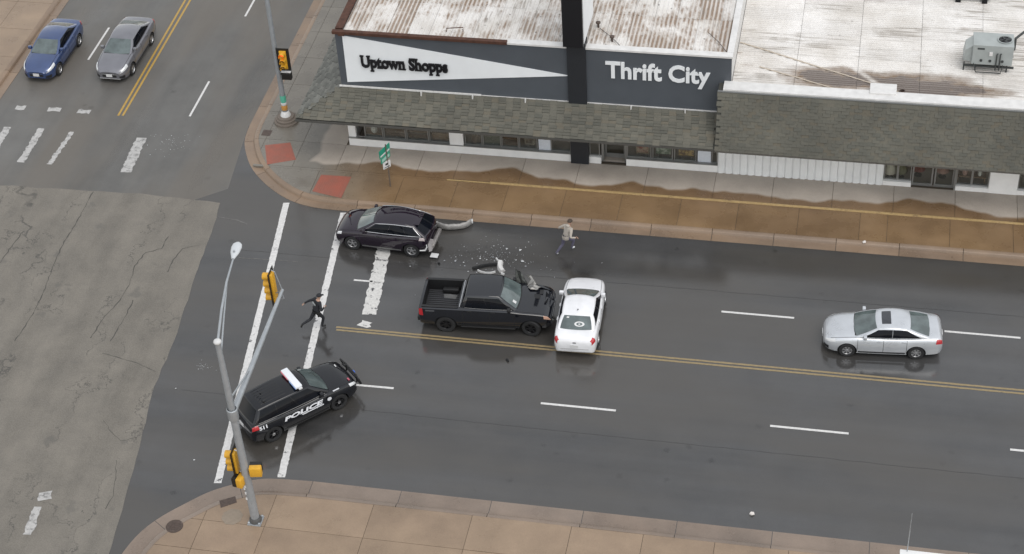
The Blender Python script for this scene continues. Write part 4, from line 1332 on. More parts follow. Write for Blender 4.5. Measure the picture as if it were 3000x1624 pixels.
def glass_car(name, col, rough=.04, ior=1.75):
    m, nt, b = nodes(name)
    P, X, Y, Z = position(nt)
    n = noise(nt, P, 2.2, 3)
    nt.links.new(mixc(nt, maprange(nt, n, .35, .65, 0, 1), tuple(c * .75 for c in col), tuple(c * 1.25 for c in col)), b.inputs['Base Color'])
    b.inputs['Roughness'].default_value = rough
    b.inputs['IOR'].default_value = ior
    return m
M_SCREEN = glass_car('windscreen_glass', (.085, .108, .108))
M_TINT = glass_car('tinted_glass', (.004, .005, .008), .06, 1.28)
M_TYRE = plain('tyre_rubber', (.014, .014, .015), .75)
M_RIM = plain('alloy_rim', (.55, .55, .56), .3, .85)
M_RIMB = plain('black_rim', (.018, .018, .02), .35, .5)
M_HEAD = plain('headlight_lens', (.62, .63, .64), .1, .1, 1.0)
M_TAIL = plain('tail_lens', (.42, .012, .018), .15, 0, 1.0)
M_TRIMB = plain('black_plastic', (.012, .012, .013), .5)
M_CHROME = plain('chrome_trim', (.62, .62, .63), .15, 1.0)
M_PLATE = plain('licence_plate', (.60, .60, .60), .5)
M_SEAM = plain('panel_gap', (.01, .01, .011), .7)

def carpaint(name, col, metal=.25, rough=.32, spec=.5, cior=1.6):
    m, nt, b = nodes(name)
    P, X, Y, Z = position(nt)
    n = noise(nt, P, 1.4, 4)
    wet = noise(nt, P, 55, 2)
    k = maprange(nt, n, .3, .7, .9, 1.08)
    nt.links.new(mixc(nt, 1.0, col, k, 'MULTIPLY'), b.inputs['Base Color'])
    b.inputs['Metallic'].default_value = metal
    nt.links.new(maprange(nt, n, .3, .7, rough - .05, rough + .08), b.inputs['Roughness'])
    b.inputs['Coat Weight'].default_value = 1.0
    b.inputs['Coat Roughness'].default_value = .07
    b.inputs['Coat IOR'].default_value = cior
    b.inputs['Specular IOR Level'].default_value = spec
    return m

def apply_boolean(mb, mats, cutters, cmat):
    o = link('tmp_body', mb.mesh('tmp', mats))
    cs = []
    for c in cutters:
        co = link('tmp_cut', c.mesh('cut', [cmat]))
        md = o.modifiers.new('b', 'BOOLEAN'); md.object = co; md.operation = 'DIFFERENCE'; md.solver = 'EXACT'
        md.material_mode = 'TRANSFER'
        cs.append(co)
    dg = bpy.context.evaluated_depsgraph_get()
    me = bpy.data.meshes.new_from_object(o.evaluated_get(dg))
    for c in cs + [o]:
        bpy.data.objects.remove(c)
    return me

def cyl_y(x, y0, y1, z, r, n=28):
    mb = MB()
    vs = []
    for y in (y0, y1):
        vs += [(x + r * math.cos(2 * math.pi * i / n), y, z + r * math.sin(2 * math.pi * i / n)) for i in range(n)]
    mb.add(vs, [tuple(range(n)), tuple(range(n, 2 * n))[::-1]] + [(i, n + i, n + (i + 1) % n, (i + 1) % n) for i in range(n)])
    return mb

def wheel(root, x, y, r, wd, side, rimmat, spokes=5, steer=0.0, style='spoke'):
    prof = [(r * .60, -wd / 2 + .01), (r * .66, -wd / 2), (r * .92, -wd / 2), (r * .985, -wd / 2 + .03), (r, -wd / 4), (r, wd / 4), (r * .985, wd / 2 - .03), (r * .92, wd / 2), (r * .66, wd / 2), (r * .60, wd / 2 - .01)]
    t = part('wheel', MB().lathe(prof, 28, 'y'), M_TYRE, root, 40)
    t.location = (x, y, r - .004); t.rotation_euler = (0, 0, steer)
    mb = MB()
    o = side * (wd / 2 - .035)
    mb.lathe([(r * .62, -side * wd * .3), (r * .62, side * (wd / 2 - .012)), (r * .57, side * (wd / 2 - .008)), (r * .54, o)], 28, 'y')
    mb.lathe([(r * .545, o - side * .06), (.001, o - side * .065)], 28, 'y', mi=1)
    mb.lathe([(.001, o + side * .015), (r * .14, o + side * .012), (r * .16, o - side * .02)], 14, 'y')
    for k in range(spokes):
        a = 2 * math.pi * k / spokes + .3
        ca, sa = math.cos(a), math.sin(a)
        w0, w1 = r * .075, r * .10
        q = []
        for rr, ww in ((r * .12, w0), (r * .58, w1)):
            for s in (-1, 1):
                q.append((rr * ca - s * ww * sa, rr * sa + s * ww * ca))
        vs = [(p[0], o + side * .004, p[1]) for p in q] + [(p[0], o - side * .05, p[1]) for p in q]
        mb.add(vs, [(0, 1, 3, 2), (4, 6, 7, 5), (0, 2, 6, 4), (1, 5, 7, 3), (0, 4, 5, 1), (2, 3, 7, 6)])
    rim = link('rim', mb.mesh('rim', [rimmat, M_TRIMB], 30), t)
    return t

def build_car(name, label, cat, loc, heading, st, cab, paintm, axles, wr, track, sec=SEC, crown=.045, rim=M_RIM, spokes=5, opts=None, steer=0.0):
    o = dict(side_glass=M_TINT, screen=M_SCREEN, rear=M_SCREEN, head=(.46, .02, 5.6, 7.2), tail=(.02, .30, 5.2, 7.0), wheelw=.225,
             side_split=((.07, .485), (.492, .90)), side_v=(.06, .86), front_u=.90, rear_u=.86, rear_v=(.08, .90), doors=(), plate_front=True)
    o.update(opts or {})
    t = thing(name, label, cat, loc, heading)
    body = Body(st, sec, crown)
    mb = MB(); body.mesh_into(mb)
    cutters = []
    W = body.fw(0)
    for ax in axles:
        for sd in (1, -1):
            y0, y1 = sorted((sd * (W - .33), sd * (W + .3)))
            cutters.append(cyl_y(ax, y0, y1, wr - .004, wr * 1.17))
    cutters += o.get('cutters', [])
    me = apply_boolean(mb, [paintm, M_TRIMB], cutters, M_TRIMB)
    full = MB()
    cab.mesh_into(full)
    b2 = bmesh.new(); b2.from_mesh(me)
    bc = bmesh.new(); bc.from_mesh(full.mesh('tmpcab', [paintm]))
    bmesh.ops.remove_doubles(bc, verts=list(bc.verts), dist=.0015)
    bmesh.ops.recalc_face_normals(bc, faces=list(bc.faces))
    sharp = [e for e in bc.edges if len(e.link_faces) == 2 and e.calc_face_angle(0) > R(24)]
    bmesh.ops.bevel(bc, geom=sharp, offset=.045, segments=3, profile=.5, affect='EDGES', clamp_overlap=True)
    tmp = bpy.data.meshes.new('tmpcab2'); bc.to_mesh(tmp); bc.free()
    b2.from_mesh(tmp)
    b2.to_mesh(me); b2.free()
    while len(me.materials) > 2: me.materials.pop()
    me.polygons.foreach_set('use_smooth', [True] * len(me.polygons)); me.set_sharp_from_angle(angle=R(32)); me.update()
    link('body', me, t)
    # glass
    N = 10
    u = o['front_u']
    part('windscreen', MB().grid([[cab.front(-u + 2 * u * i / N, .05 + .89 * j / 6, .010) for i in range(N + 1)] for j in range(7)]), o['screen'], t, 60)
    u = o['rear_u']; v0, v1 = o['rear_v']
    part('rear_window', MB().grid([[cab.rear(-u + 2 * u * i / N, v0 + (v1 - v0) * j / 6, .010) for i in range(N + 1)] for j in range(7)], flip=True), o['rear'], t, 60)
    for sd in (1, -1):
        v0, v1 = o['side_v']
        if o.get('chrome'):
            s0, s1 = o['side_split'][0][0] - .03, o['side_split'][-1][1] + .03
            ch = MB()
            def loopside(m_, off, sd=sd, s0=s0, s1=s1, v0=v0, v1=v1):
                path = [(s0 + (s1 - s0) * i / 16, v0 - .02) for i in range(17)] + [(s1 + (.0) * j, v0 - .02 + (v1 + .04 - v0) * j / 5) for j in range(1, 6)] + [(s1 - (s1 - s0) * i / 16, v1 + .02) for i in range(1, 17)] + [(s0, v0 - .02)]
                return [cab.side(a, b, sd, off) for a, b in path]
            part('window_trim', ch.tube(loopside(0, .012), .017, 6), M_CHROME, t, 60)
        for s0, s1 in o['side_split']:
            part('side_window', MB().grid([[cab.side(s0 + (s1 - s0) * i / N, v0 + (v1 - v0) * j / 5, sd, .008) for i in range(N + 1)] for j in range(6)], flip=(sd < 0)), o['side_glass'], t, 60)
    # wheels
    for k, ax in enumerate(axles):
        for sd in (1, -1):
            wheel(t, ax, sd * track, wr, o['wheelw'], sd, rim, spokes, steer if k == 0 else 0.0)
    # lamps
    h = o['head']; q = o['tail']
    for sd in (1, -1):
        hm = MB(); body.patch(hm, (body.x1 - h[0], body.x1 - h[0] * 1.05), (body.x1 - h[1], body.x1 - h[1] - .10), h[2], h[3], sd, .010)
        part('headlight', hm, o.get('headmat', M_HEAD), t, 60)
        tm = MB(); body.patch(tm, (body.x0 + q[0], body.x0 + q[0] + .03), (body.x0 + q[1], body.x0 + q[1] * .9), q[2], q[3], sd, .010)
        part('tail_light', tm, o.get('tailmat', M_TAIL), t, 60)
        if o.get('mirrors', True):
            p = cab.side(.10, .10, sd)
            mm = MB().bbox(p.x - .06, p.x + .08, p.y - .02 + (sd * .03), p.y + sd * .20 if sd > 0 else p.y + .02, p.z - .03, p.z + .13, .03) if sd > 0 else MB().bbox(p.x - .06, p.x + .08, p.y - .20, p.y + .02 - .03, p.z - .03, p.z + .13, .03)
            part('wing_mirror', mm, o.get('mirrormat', paintm), t, 40)
        for xd in o['doors']:
            dm = MB(); body.patch(dm, xd - .008, xd + .008, 2.2, 6.7, sd, .003, 1, 12)
            part('door_seam', dm, M_SEAM, t)
        for xd in o.get('handles', ()):
            p = body.at(xd, 6.05)
            part('door_handle', MB().bbox(xd - .10, xd + .10, sd * p.y - .028, sd * p.y + .028, p.z - .02, p.z + .02, .012), o.get('handlemat', paintm), t, 40)
        sm = MB(); body.patch(sm, axles[1] + wr * 1.3, axles[0] - wr * 1.3, 2.1, 2.6, sd, .008, 10, 2)
        part('sill_trim', sm, o.get('sillmat', M_TRIMB), t, 60)
        if o.get('hood_seam', True):
            sm = MB(); body.patch(sm, cab.xc - .02, body.x1 - .28, 7.32, 7.40, sd, .003, 12, 1)
            part('bonnet_seam', sm, M_SEAM, t)
    # wipers and cowl
    cw = MB().grid([[cab.front(-.86 + 1.72 * i / N, .0 + .055 * j, .014) for i in range(N + 1)] for j in range(2)])
    part('cowl', cw, M_TRIMB, t, 60)
    xf = body.x1; wf = body.fw(xf); zb, zt = body.fb(xf), body.ft(xf)
    if o.get('grille', True):
        gm = MB().bbox(xf - .03, xf + .012, -wf * .72, wf * .72, zb + (zt - zb) * .30, zb + (zt - zb) * .92, .01)
        part('grille', gm, M_TRIMB, t)
        part('grille_bar', MB().bbox(xf - .02, xf + .022, -wf * .72, wf * .72, zb + (zt - zb) * .72, zb + (zt - zb) * .82, .006), o.get('grillebar', M_CHROME), t)
    for sd in (1, -1):
        lm = MB(); body.patch(lm, body.x1 - .22, body.x1 - .03, 2.2, 3.7, sd, .007, 6, 4)
        part('lower_intake', lm, M_TRIMB, t, 60)
    if o['plate_front']:
        part('licence_plate', MB().box(xf + .012, xf + .03, -.16, .16, zb + (zt - zb) * .38, zb + (zt - zb) * .38 + .155), M_PLATE, t)
    xr = body.x0; zb, zt = body.fb(xr), body.ft(xr)
    if o.get('plate_rear', True):
        part('licence_plate', MB().box(xr - .025, xr - .004, -.16, .16, (zb + zt) / 2 + .02, (zb + zt) / 2 + .17), M_PLATE, t)
    t_body[t.name] = (body, cab)
    return t
t_body = {}

def place(rear_px, front_px, z=0.0, wb=None, near_side=1, halft=.80):
    """car frame from the two wheel-contact pixels of the near side. near_side: +1 if that is the car's left"""
    a, b = g(*rear_px), g(*front_px)
    d = (b - a).normalized()
    left = Vector((-d.y, d.x, 0))
    c = (a + b) / 2 - left * near_side * (halft + .11)
    return (c.x, c.y, .006), math.atan2(d.y, d.x)

SED = [(-2.42, .40, .78, .66), (-2.37, .32, .93, .76), (-2.22, .27, 1.03, .865), (-1.85, .24, 1.05, .915), (-1.0, .20, 1.0, .928), (0, .19, .965, .928), (.9, .19, .965, .92),
       (1.5, .20, .915, .900), (1.88, .21, .845, .855), (2.10, .23, .77, .775), (2.24, .26, .70, .65), (2.31, .29, .635, .52), (2.34, .32, .58, .40)]
def scaled(st, kx=1.0, kz=1.0, kw=1.0): return [(x * kx, b * kz, t * kz, w * kw) for x, b, t, w in st]

# ---- silver sedan heading west
M_SILVER = carpaint('silver_paint', (.56, .58, .61), .45, .30)
loc, hd = place((2682, 1053.6), (2479.3, 1045.3), near_side=1, halft=.79)
cabS = Cabin(1.05, .965, .16, -.98, -1.88, 1.055, 1.45, .82, .63, arch=.06, wbulge=.13, rbulge=.09)
sil = build_car('sedan', 'silver sedan with a sunroof driving alone along the wet road', 'car', loc, hd, SED, cabS, M_SILVER, (1.38, -1.38), .335, .80, opts=dict(doors=(.98, -.05, -.98), handles=(.12, -.88), chrome=False), spokes=7)
part('sunroof', MB().grid([[cabS.roof(-.62 + 1.24 * i / 8, .13 + .30 * j / 4, .006) for i in range(9)] for j in range(5)]), M_TINT if False else glass_car('sunroof_glass', (.025, .028, .035)), sil, 60)

# ---- white sedan heading north across the centre line
M_WHITEP = carpaint('white_paint', (.74, .74, .76), 0.0, .3)
cR, cL = g(*cp(2335, 1235)), g(*cp(1838, 1190))
whd = R(92.6)
cW = Cabin(.97, .96, .10, -.98, -1.62, 1.06, 1.46, .81, .625, arch=.05, wbulge=.13, rbulge=.09)
STW = scaled(SED, .915, 1.0, .985)
tail_mid = (g(*cp(1865, 1100), .90) + g(*cp(2290, 1140), .90)) / 2
wloc = Vector((tail_mid.x, tail_mid.y + 2.08, .006))
wht = build_car('sedan', 'white sedan stopped crosswise against the front of the black pickup', 'car', wloc, whd, STW, cW, M_WHITEP, (1.27, -1.27), .325, .785, opts=dict(doors=(.9, -.05, -.9), handles=(.1, -.8), plate_front=False, tail=(.03, .24, 5.3, 7.3)), spokes=5)
part('boot_badge', MB().box(-2.232, -2.215, -.07, .07, .86, .89), M_SEAM, wht)
part('roof_antenna', MB().tube([(-.78, 0, 1.44), (-.82, 0, 1.50), (-.95, 0, 1.53)], [.03, .015, .006], 6), M_TRIMB, wht)
bs = MB()
for k in range(18):
    a = 2 * math.pi * k / 18; b = 2 * math.pi * (k + 1) / 18
    def rp(aa, rr): return cW.rear(-.18 + rr * .30 * math.cos(aa), .42 + rr * .15 * math.sin(aa), .014)
    bs.add([rp(a, 1), rp(b, 1), rp(b, .6), rp(a, .6)], [(0, 1, 2, 3)])
bs.add([cW.rear(-.18 - .05, .42 - .03, .014), cW.rear(-.18 + .05, .42 - .03, .014), cW.rear(-.18 + .05, .42 + .03, .014), cW.rear(-.18 - .05, .42 + .03, .014)], [(0, 1, 2, 3)])
part('window_decal', bs, M_PLATE, wht)
part('window_sticker', MB().add([cW.rear(u, v, .014) for u, v in ((.66, .74), (.50, .74), (.50, .82), (.66, .82))], [(0, 1, 2, 3)]), M_PLATE, wht)
part('rear_bumper_line', MB().box(-2.225, -2.212, -.58, .58, .52, .54), plain('shadow_gap_grey', (.30, .30, .30), .5), wht)

# ---- blue and grey sedans waiting on the cross street
M_BLUE = carpaint('blue_paint', (.035, .065, .17), .35, .35)
M_GREY = carpaint('grey_paint', (.17, .17, .19), .4, .33)
def waiting(px_wheel, label, pm, st, cabin, wb2, opts, rimm=M_RIM, grp=None):
    fw_ = g(*px_wheel)
    hdg = R(-90.3)
    d = Vector((math.cos(hdg), math.sin(hdg), 0)); left = Vector((-d.y, d.x, 0))
    c = fw_ - d * (wb2 - .12) - left * .90
    return build_car('sedan', label, 'car', (c.x, c.y, .006), hdg, st, cabin, pm, (wb2, -wb2), .33, .79, opts=opts, rim=rimm)
cb = lambda x, y: (60 + x * .17081, 110 + y * .17081)
cabB = Cabin(.98, .965, .13, -.96, -1.75, 1.05, 1.44, .80, .615, arch=.05, wbulge=.12, rbulge=.08)
STB = scaled(SED, .955, 1.0, .97)
STB[-1] = (2.34 * .955, .30, .62, .50)
waiting(cb(720, 612), 'blue sedan waiting in the kerbside lane of the cross street', M_BLUE, STB, cabB, 1.34, dict(doors=(.93, -.05, -.95), handles=(.1, -.85), head=(.62, .05, 5.6, 7.1), grillebar=M_BLUE))
cabG = Cabin(1.03, .965, .17, -1.0, -1.86, 1.055, 1.45, .815, .625, arch=.05, wbulge=.13, rbulge=.09)
STG = list(SED); STG[-1] = (2.34, .28, .64, .52)
gs = waiting(cb(1970, 608), 'grey sedan waiting beside the yellow centre line of the cross street', M_GREY, STG, cabG, 1.38, dict(doors=(.98, -.05, -.98), handles=(.12, -.88), head=(.55, .05, 5.6, 7.2)))
part('lower_bumper_trim', MB().bbox(2.27, 2.345, -.55, .55, .27, .31, .01), M_CHROME, gs)

# ---- dark purple crossover heading west, rear smashed
M_PLUM = carpaint('black_plum_paint', (.009, .0038, .011), 0, .5, .0, 1.66)
cx = lambda x, y: (960 + x * .17857, 580 + y * .17857)
loc, hd = place(cx(1385, 982), cx(415, 857), near_side=1, halft=.80)
CX = [(x * .965, b, t, w) for x, b, t, w in [(-2.20, .42, .86, .70), (-2.14, .36, 1.02, .80), (-1.98, .32, 1.12, .88), (-1.5, .26, 1.12, .93), (-.8, .24, 1.08, .935), (0, .24, 1.05, .935), (.9, .24, 1.06, .93), (1.5, .25, 1.02, .92), (1.9, .26, .94, .88), (2.14, .28, .84, .80), (2.28, .32, .74, .66), (2.33, .36, .64, .52)]]
cabC = Cabin(1.12, 1.055, .30, -1.46, -2.02, 1.13, 1.65, .83, .64, wbulge=.15, rbulge=.14, arch=.10, crown=.05, wtr=.56)
cxv = build_car('crossover_car', 'dark plum crossover with a torn off rear bumper stopped across the crosswalk', 'car', loc, hd, CX, cabC, M_PLUM, (1.38, -1.38), .365, .79,
                opts=dict(doors=(1.0, -.05, -1.0), handles=(.1, -.85), handlemat=M_TRIMB, chrome=True, side_split=((.10, .44), (.447, .72), (.727, .93)), rear=M_TINT, head=(.40, .12, 5.7, 7.0), plate_rear=False, plate_front=False, tail=(.10, .36, 5.8, 7.0), tailmat=plain('broken_tail_lens', (.42, .36, .36), .25), sillmat=plain('grey_sill', (.2, .2, .2), .4, .6)), spokes=5)
part('bumper_beam', MB().bbox(-2.36, -2.20, -.62, .62, .46, .60, .03), plain('bent_steel_beam', (.30, .28, .27), .45, .5, var=.3, vscale=9), cxv, 40)
tm = MB()
for k in range(7):
    y = .80 - .06 * k
    tm.add([(-2.17 - .03 * (k % 2), y, .36), (-2.26 - .05 * ((k + 1) % 2), y - .06, .40), (-2.28, y - .05, .78 - .04 * (k % 3)), (-2.15, y + .01, .82)], [(0, 1, 2, 3)])
part('torn_panel', tm, plain('torn_panel_primer', (.50, .47, .47), .5, .2), cxv)
part('torn_panel', MB().tube([(-1.80, .95, .50), (-2.05, .95, .55), (-2.14, .92, .72), (-2.12, .9, .84)], [.03, .035, .03, .02], 6), M_PLATE, cxv)
part('torn_panel', MB().bbox(-2.55, -2.20, .58, .86, .10, .15, .02), M_PLATE, cxv)
part('tailgate_spoiler', MB().bbox(-1.70, -1.44, -.46, .46, 1.50, 1.545, .02), M_PLUM, cxv, 40)

# ---- black pickup heading east, front smashed
M_BLKP = carpaint('black_truck_paint', (.006, .0068, .010), 0, .5, .0, 1.72)
loc, hd = place(cp(470, 1015), cp(1560, 1070), near_side=-1, halft=.86)
PT = [(-2.92, .55, 1.22, .93), (-2.88, .45, 1.30, .97), (-2.6, .42, 1.32, 1.0), (-1.8, .42, 1.32, 1.005), (-.9, .38, 1.32, 1.0), (0, .38, 1.31, 1.0), (.9, .38, 1.30, 1.0), (1.35, .40, 1.26, 1.0), (1.9, .42, 1.22, .99), (2.35, .46, 1.15, .96), (2.58, .50, 1.02, .88), (2.66, .52, .90, .78)]
cabP = Cabin(1.20, 1.29, .48, -.92, -1.16, 1.31, 1.93, .90, .72, wbulge=.12, rbulge=.02, arch=.03, crown=.035)
bedcut = MB().box(-2.78, -1.26, -.80, .80, .80, 1.6)
pk = build_car('pickup_truck', 'black pickup truck with a crushed front corner pressed against the white sedan', 'truck', loc, hd, PT, cabP, M_BLKP, (1.81, -1.81), .415, .85, sec=SEC_TRUCK, crown=.04, rim=M_RIMB, spokes=6,
               opts=dict(cutters=[bedcut], doors=(1.12, .08, -1.05), handles=(.22, -.75), handlemat=M_TRIMB, rear=M_TINT, side_split=((.07, .485), (.492, .92)), side_v=(.05, .84), head=(.30, .02, 5.2, 6.9), tail=(.0, .19, 4.2, 6.6), wheelw=.27,
                         headmat=plain('cracked_amber_lamp', (.50, .30, .22), .2, 0, .6), plate_front=False, plate_rear=False, mirrormat=M_TRIMB, front_u=.9), steer=R(-10))
for i in range(13):
    y = -.74 + i * 1.48 / 12
    part('bed_rib', MB().bbox(-2.76, -1.28, y - .032, y + .032, .798, .822, .008), plain('bed_liner', (.035, .036, .04), .55) if i == 0 else bpy.data.materials['bed_liner'], pk)
part('tailgate', MB().bbox(-2.90, -2.79, -.80, .80, .72, 1.30, .015), M_BLKP, pk, 40)
part('bed_rail', MB().bbox(-2.80, -1.25, .80, .93, 1.325, 1.355, .012), M_TRIMB, pk)
part('bed_rail', MB().bbox(-2.80, -1.25, -.93, -.80, 1.325, 1.355, .012), M_TRIMB, pk)
part('wheel_housing', MB().bbox(-2.15, -1.45, .55, .80, .80, 1.02, .05), M_TRIMB, pk, 40)
part('wheel_housing', MB().bbox(-2.15, -1.45, -.80, -.55, .80, 1.02, .05), M_TRIMB, pk, 40)
part('bed_cargo', MB().add([(-2.05, .28, .82), (-1.55, .22, .82), (-1.5, .45, .82), (-2.1, .5, .82), (-1.8, .36, .96)], [(0, 1, 4), (1, 2, 4), (2, 3, 4), (3, 0, 4)]), plain('grey_tarp', (.12, .12, .12), .6), pk)
part('rear_bumper', MB().bbox(-3.02, -2.90, -.88, .88, .50, .72, .03), M_TRIMB, pk, 40)
part('cab_edge_trim', MB().bbox(-1.20, -1.17, -.86, .86, 1.335, 1.36, .005), M_CHROME, pk)
part('side_badge', MB().box(-2.62, -2.24, -1.012, -.995, 1.16, 1.20), M_CHROME, pk)
for sd in (1, -1):
    part('belt_trim', MB().tube([cabP.side(s, .03, sd, .014) for s in [.06 + .86 * i / 10 for i in range(11)]], .011, 5), plain('satin_trim%d' % sd, (.20, .20, .20), .35, .7), pk)
    part('running_board', MB().bbox(-1.15, 1.15, sd * .98 - .08, sd * .98 + .08, .40, .44, .01), M_TRIMB, pk)
for q in ((1.95, .15, .34, .24), (2.12, .44, .30, .12)):
    part('bonnet_vent', MB().bbox(q[0] - q[3] / 1.6, q[0] + q[3] / 1.6, q[1] - .13, q[1] + .13, 1.225, 1.262, .008), M_TRIMB, pk)
part('screen_sticker', MB().add([cabP.front(u, v, .018) for u, v in ((-.66, .16), (-.50, .16), (-.50, .34), (-.66, .34))], [(0, 1, 2, 3)]), M_PLATE, pk)
def crumple(seed, pts, w, mat, name='torn_fender', amp=.06):
    rnd = random.Random(seed)
    rows = []
    for p, q in pts:
        p, q = Vector(p), Vector(q)
        rows.append([p.lerp(q, i / 4) + Vector([rnd.uniform(-amp, amp) for _ in range(3)]) for i in range(5)])
    mb = MB().grid(rows)
    b = len(mb.v); n = len(mb.f)
    mb.add([Vector(v) + Vector((.01, .015, .012)) for v in mb.v[:]], [f[::-1] for f in mb.f[:n]])
    return part(name, mb, mat, pk)
M_TORN = plain('torn_sheet_metal', (.10, .105, .10), .4, .5, var=.4, vscale=7)
M_TORNL = plain('bare_bent_metal', (.22, .215, .205), .4, .6, var=.3, vscale=9)
crumple(3, [((1.05, .90, 1.05), (1.50, .95, 1.0)), ((.98, 1.02, 1.45), (1.34, 1.05, 1.30)), ((.90, 1.12, 1.80), (1.15, 1.12, 1.72))], .3, M_TORN)
crumple(4, [((1.45, .75, 1.24), (1.80, .88, 1.0)), ((1.55, .95, 1.40), (1.86, 1.05, 1.15)), ((1.40, 1.15, 1.52), (1.62, 1.24, 1.30))], .3, M_TORNL)
crumple(5, [((1.70, .78, 1.28), (1.72, 1.02, 1.02)), ((2.05, .74, 1.30), (2.10, 1.04, 1.05)), ((2.45, .62, 1.16), (2.50, .95, .85))], .3, M_BLKP, amp=.05)
crumple(6, [((1.5, .62, 1.30), (1.62, .80, 1.34)), ((1.62, .50, 1.34), (1.85, .72, 1.40)), ((1.9, .5, 1.27), (2.05, .68, 1.30))], .3, M_TORNL, 'bent_bonnet_edge', .03)
crumple(8, [((2.30, .55, 1.20), (2.62, .50, 1.00)), ((2.36, .15, 1.26), (2.66, .10, 1.06)), ((2.32, -.25, 1.22), (2.60, -.30, 1.02))], .2, M_BLKP, 'buckled_bonnet_lip', .035)
crumple(9, [((1.95, 1.00, .55), (2.40, 1.02, .50)), ((1.98, 1.12, .80), (2.45, 1.10, .72)), ((1.92, 1.02, 1.05), (2.30, 1.0, 1.0))], .2, M_TORN, 'torn_fender', .07)
crumple(10, [((1.2, 1.25, .10), (1.55, 1.30, .06)), ((1.25, 1.42, .25), (1.6, 1.48, .12)), ((1.3, 1.6, .08), (1.62, 1.62, .05))], .2, M_TORN, 'torn_fender', .05)
crumple(7, [((2.45, -.85, .75), (2.62, -.6, .72)), ((2.48, -.90, .58), (2.72, -.55, .60)), ((2.40, -.88, .42), (2.66, -.5, .45))], .2, M_TORN, 'broken_bumper', .04)

# ---- police SUV heading north-east
M_POL = carpaint('police_black_paint', (.005, .0055, .008), 0, .5, .0, 1.55)
po = lambda x, y: (650 + x * .22234, 1020 + y * .22234)
loc, hd = place(po(690, 1240), po(1585, 800), near_side=-1, halft=.84)
PS = [(-2.38, .46, .92, .76), (-2.33, .40, 1.10, .86), (-2.2, .36, 1.18, .94), (-1.6, .30, 1.18, .985), (-.8, .27, 1.14, .99), (0, .27, 1.11, .99), (.9, .27, 1.12, .985), (1.5, .29, 1.09, .975), (1.95, .31, 1.03, .94), (2.25, .34, .94, .87), (2.42, .38, .84, .76), (2.48, .42, .74, .64)]
cabL = Cabin(1.18, 1.115, .42, -1.85, -2.22, 1.19, 1.76, .87, .66, wbulge=.13, rbulge=.07, arch=.045, crown=.045, wtr=.62)
pol = build_car('police_car', 'black police car with a light bar and POLICE lettering parked across the crosswalk', 'police car', loc, hd, PS, cabL, M_POL, (1.50, -1.50), .385, .83, rim=M_RIMB, spokes=5,
                opts=dict(doors=(1.05, .0, -1.05), handles=(.12, -.9), handlemat=M_TRIMB, rear=M_TINT, side_split=((.06, .40), (.405, .68), (.685, .95)), side_v=(.06, .90), tail=(.05, .34, 5.4, 6.9), grille=True, plate_front=False, mirrormat=M_POL, head=(.40, .02, 5.8, 7.1)))
for sd in (1, -1):
    for ax in (1.5, -1.5):
        part('hub_cap', MB().lathe([(.001, sd * .105), (.07, sd * .10), (.085, sd * .06)], 14, 'y', (ax, sd * .83, .38)), M_CHROME, pol, 40)
for i in range(7):
    u = -.72 + i * .24
    part('roof_rib', MB().grid([[cabL.roof(u + w, .42 + .48 * j / 6, z) for w, z in ((-.018, .001), (-.008, .014), (.008, .014), (.018, .001))] for j in range(7)], flip=True), M_POL, pol)
xl = .02
lb = part('light_bar', MB().bbox(xl - .15, xl + .15, -.64, .64, 1.80, 1.91, .035), plain('light_bar_white', (.70, .72, .76), .2, 0, .6), pol, 40)
part('red_lens', MB().bbox(xl - .165, xl - .10, .05, .62, 1.805, 1.87, .012), plain('red_lens', (.55, .14, .18), .2, emit=(1, .2, .3), estr=.15), lb)
part('blue_lens', MB().bbox(xl - .165, xl - .10, -.62, -.10, 1.805, 1.87, .012), plain('blue_lens', (.22, .34, .62), .2, emit=(.3, .5, 1), estr=.1), lb)
for y in (-.5, .5):
    part('light_bar_foot', MB().box(xl - .05, xl + .05, y - .05, y + .05, 1.70, 1.81), M_TRIMB, pol)
part('end_lamp', MB().bbox(xl - .05, xl + .10, -.74, -.655, 1.80, 1.87, .01), M_PLATE, pol)
pb = MB()
for y in (-.42, .42):
    pb.tube([(2.42, y, .45), (2.63, y, .50), (2.64, y, .85), (2.54, y, .96)], .035, 8)
pb.tube([(2.62, -.74, .62), (2.66, -.42, .62), (2.66, .42, .62), (2.62, .74, .62)], .04, 8)
pb.tube([(2.57, -.76, .90), (2.60, -.42, .92), (2.60, .42, .92), (2.57, .76, .90)], .035, 8)
pb.tube([(2.66, .74, .62), (2.57, .76, .90)], .035, 8); pb.tube([(2.66, -.74, .62), (2.57, -.76, .90)], .035, 8)
part('push_bumper', pb, M_TRIMB, pol, 50)
part('blue_lamp', MB().bbox(2.60, 2.68, -.28, -.14, .84, .92, .015), plain('blue_lamp', (.03, .08, .35), .2, emit=(.1, .3, 1), estr=.15), pol)
part('roof_antenna', MB().lathe([(.001, 1.80), (.05, 1.79), (.06, 1.74)], 10, 'z', (-1.45, -.38, 0)), M_TRIMB, pol)
part('roof_antenna', MB().lathe([(.001, 1.80), (.03, 1.79), (.035, 1.74)], 10, 'z', (-1.35, .1, 0)), M_TRIMB, pol)
part('hood_light', MB().box(2.12, 2.16, .32, .46, 1.035, 1.06), M_PLATE, pol)
part('hood_light', MB().box(2.16, 2.22, -.66, -.52, 1.00, 1.03), plain('pink_marker', (.45, .10, .14), .3), pol)
M_DECAL = plain('white_decal', (.66, .67, .70), .5)
bodyP = t_body[pol.name][0]
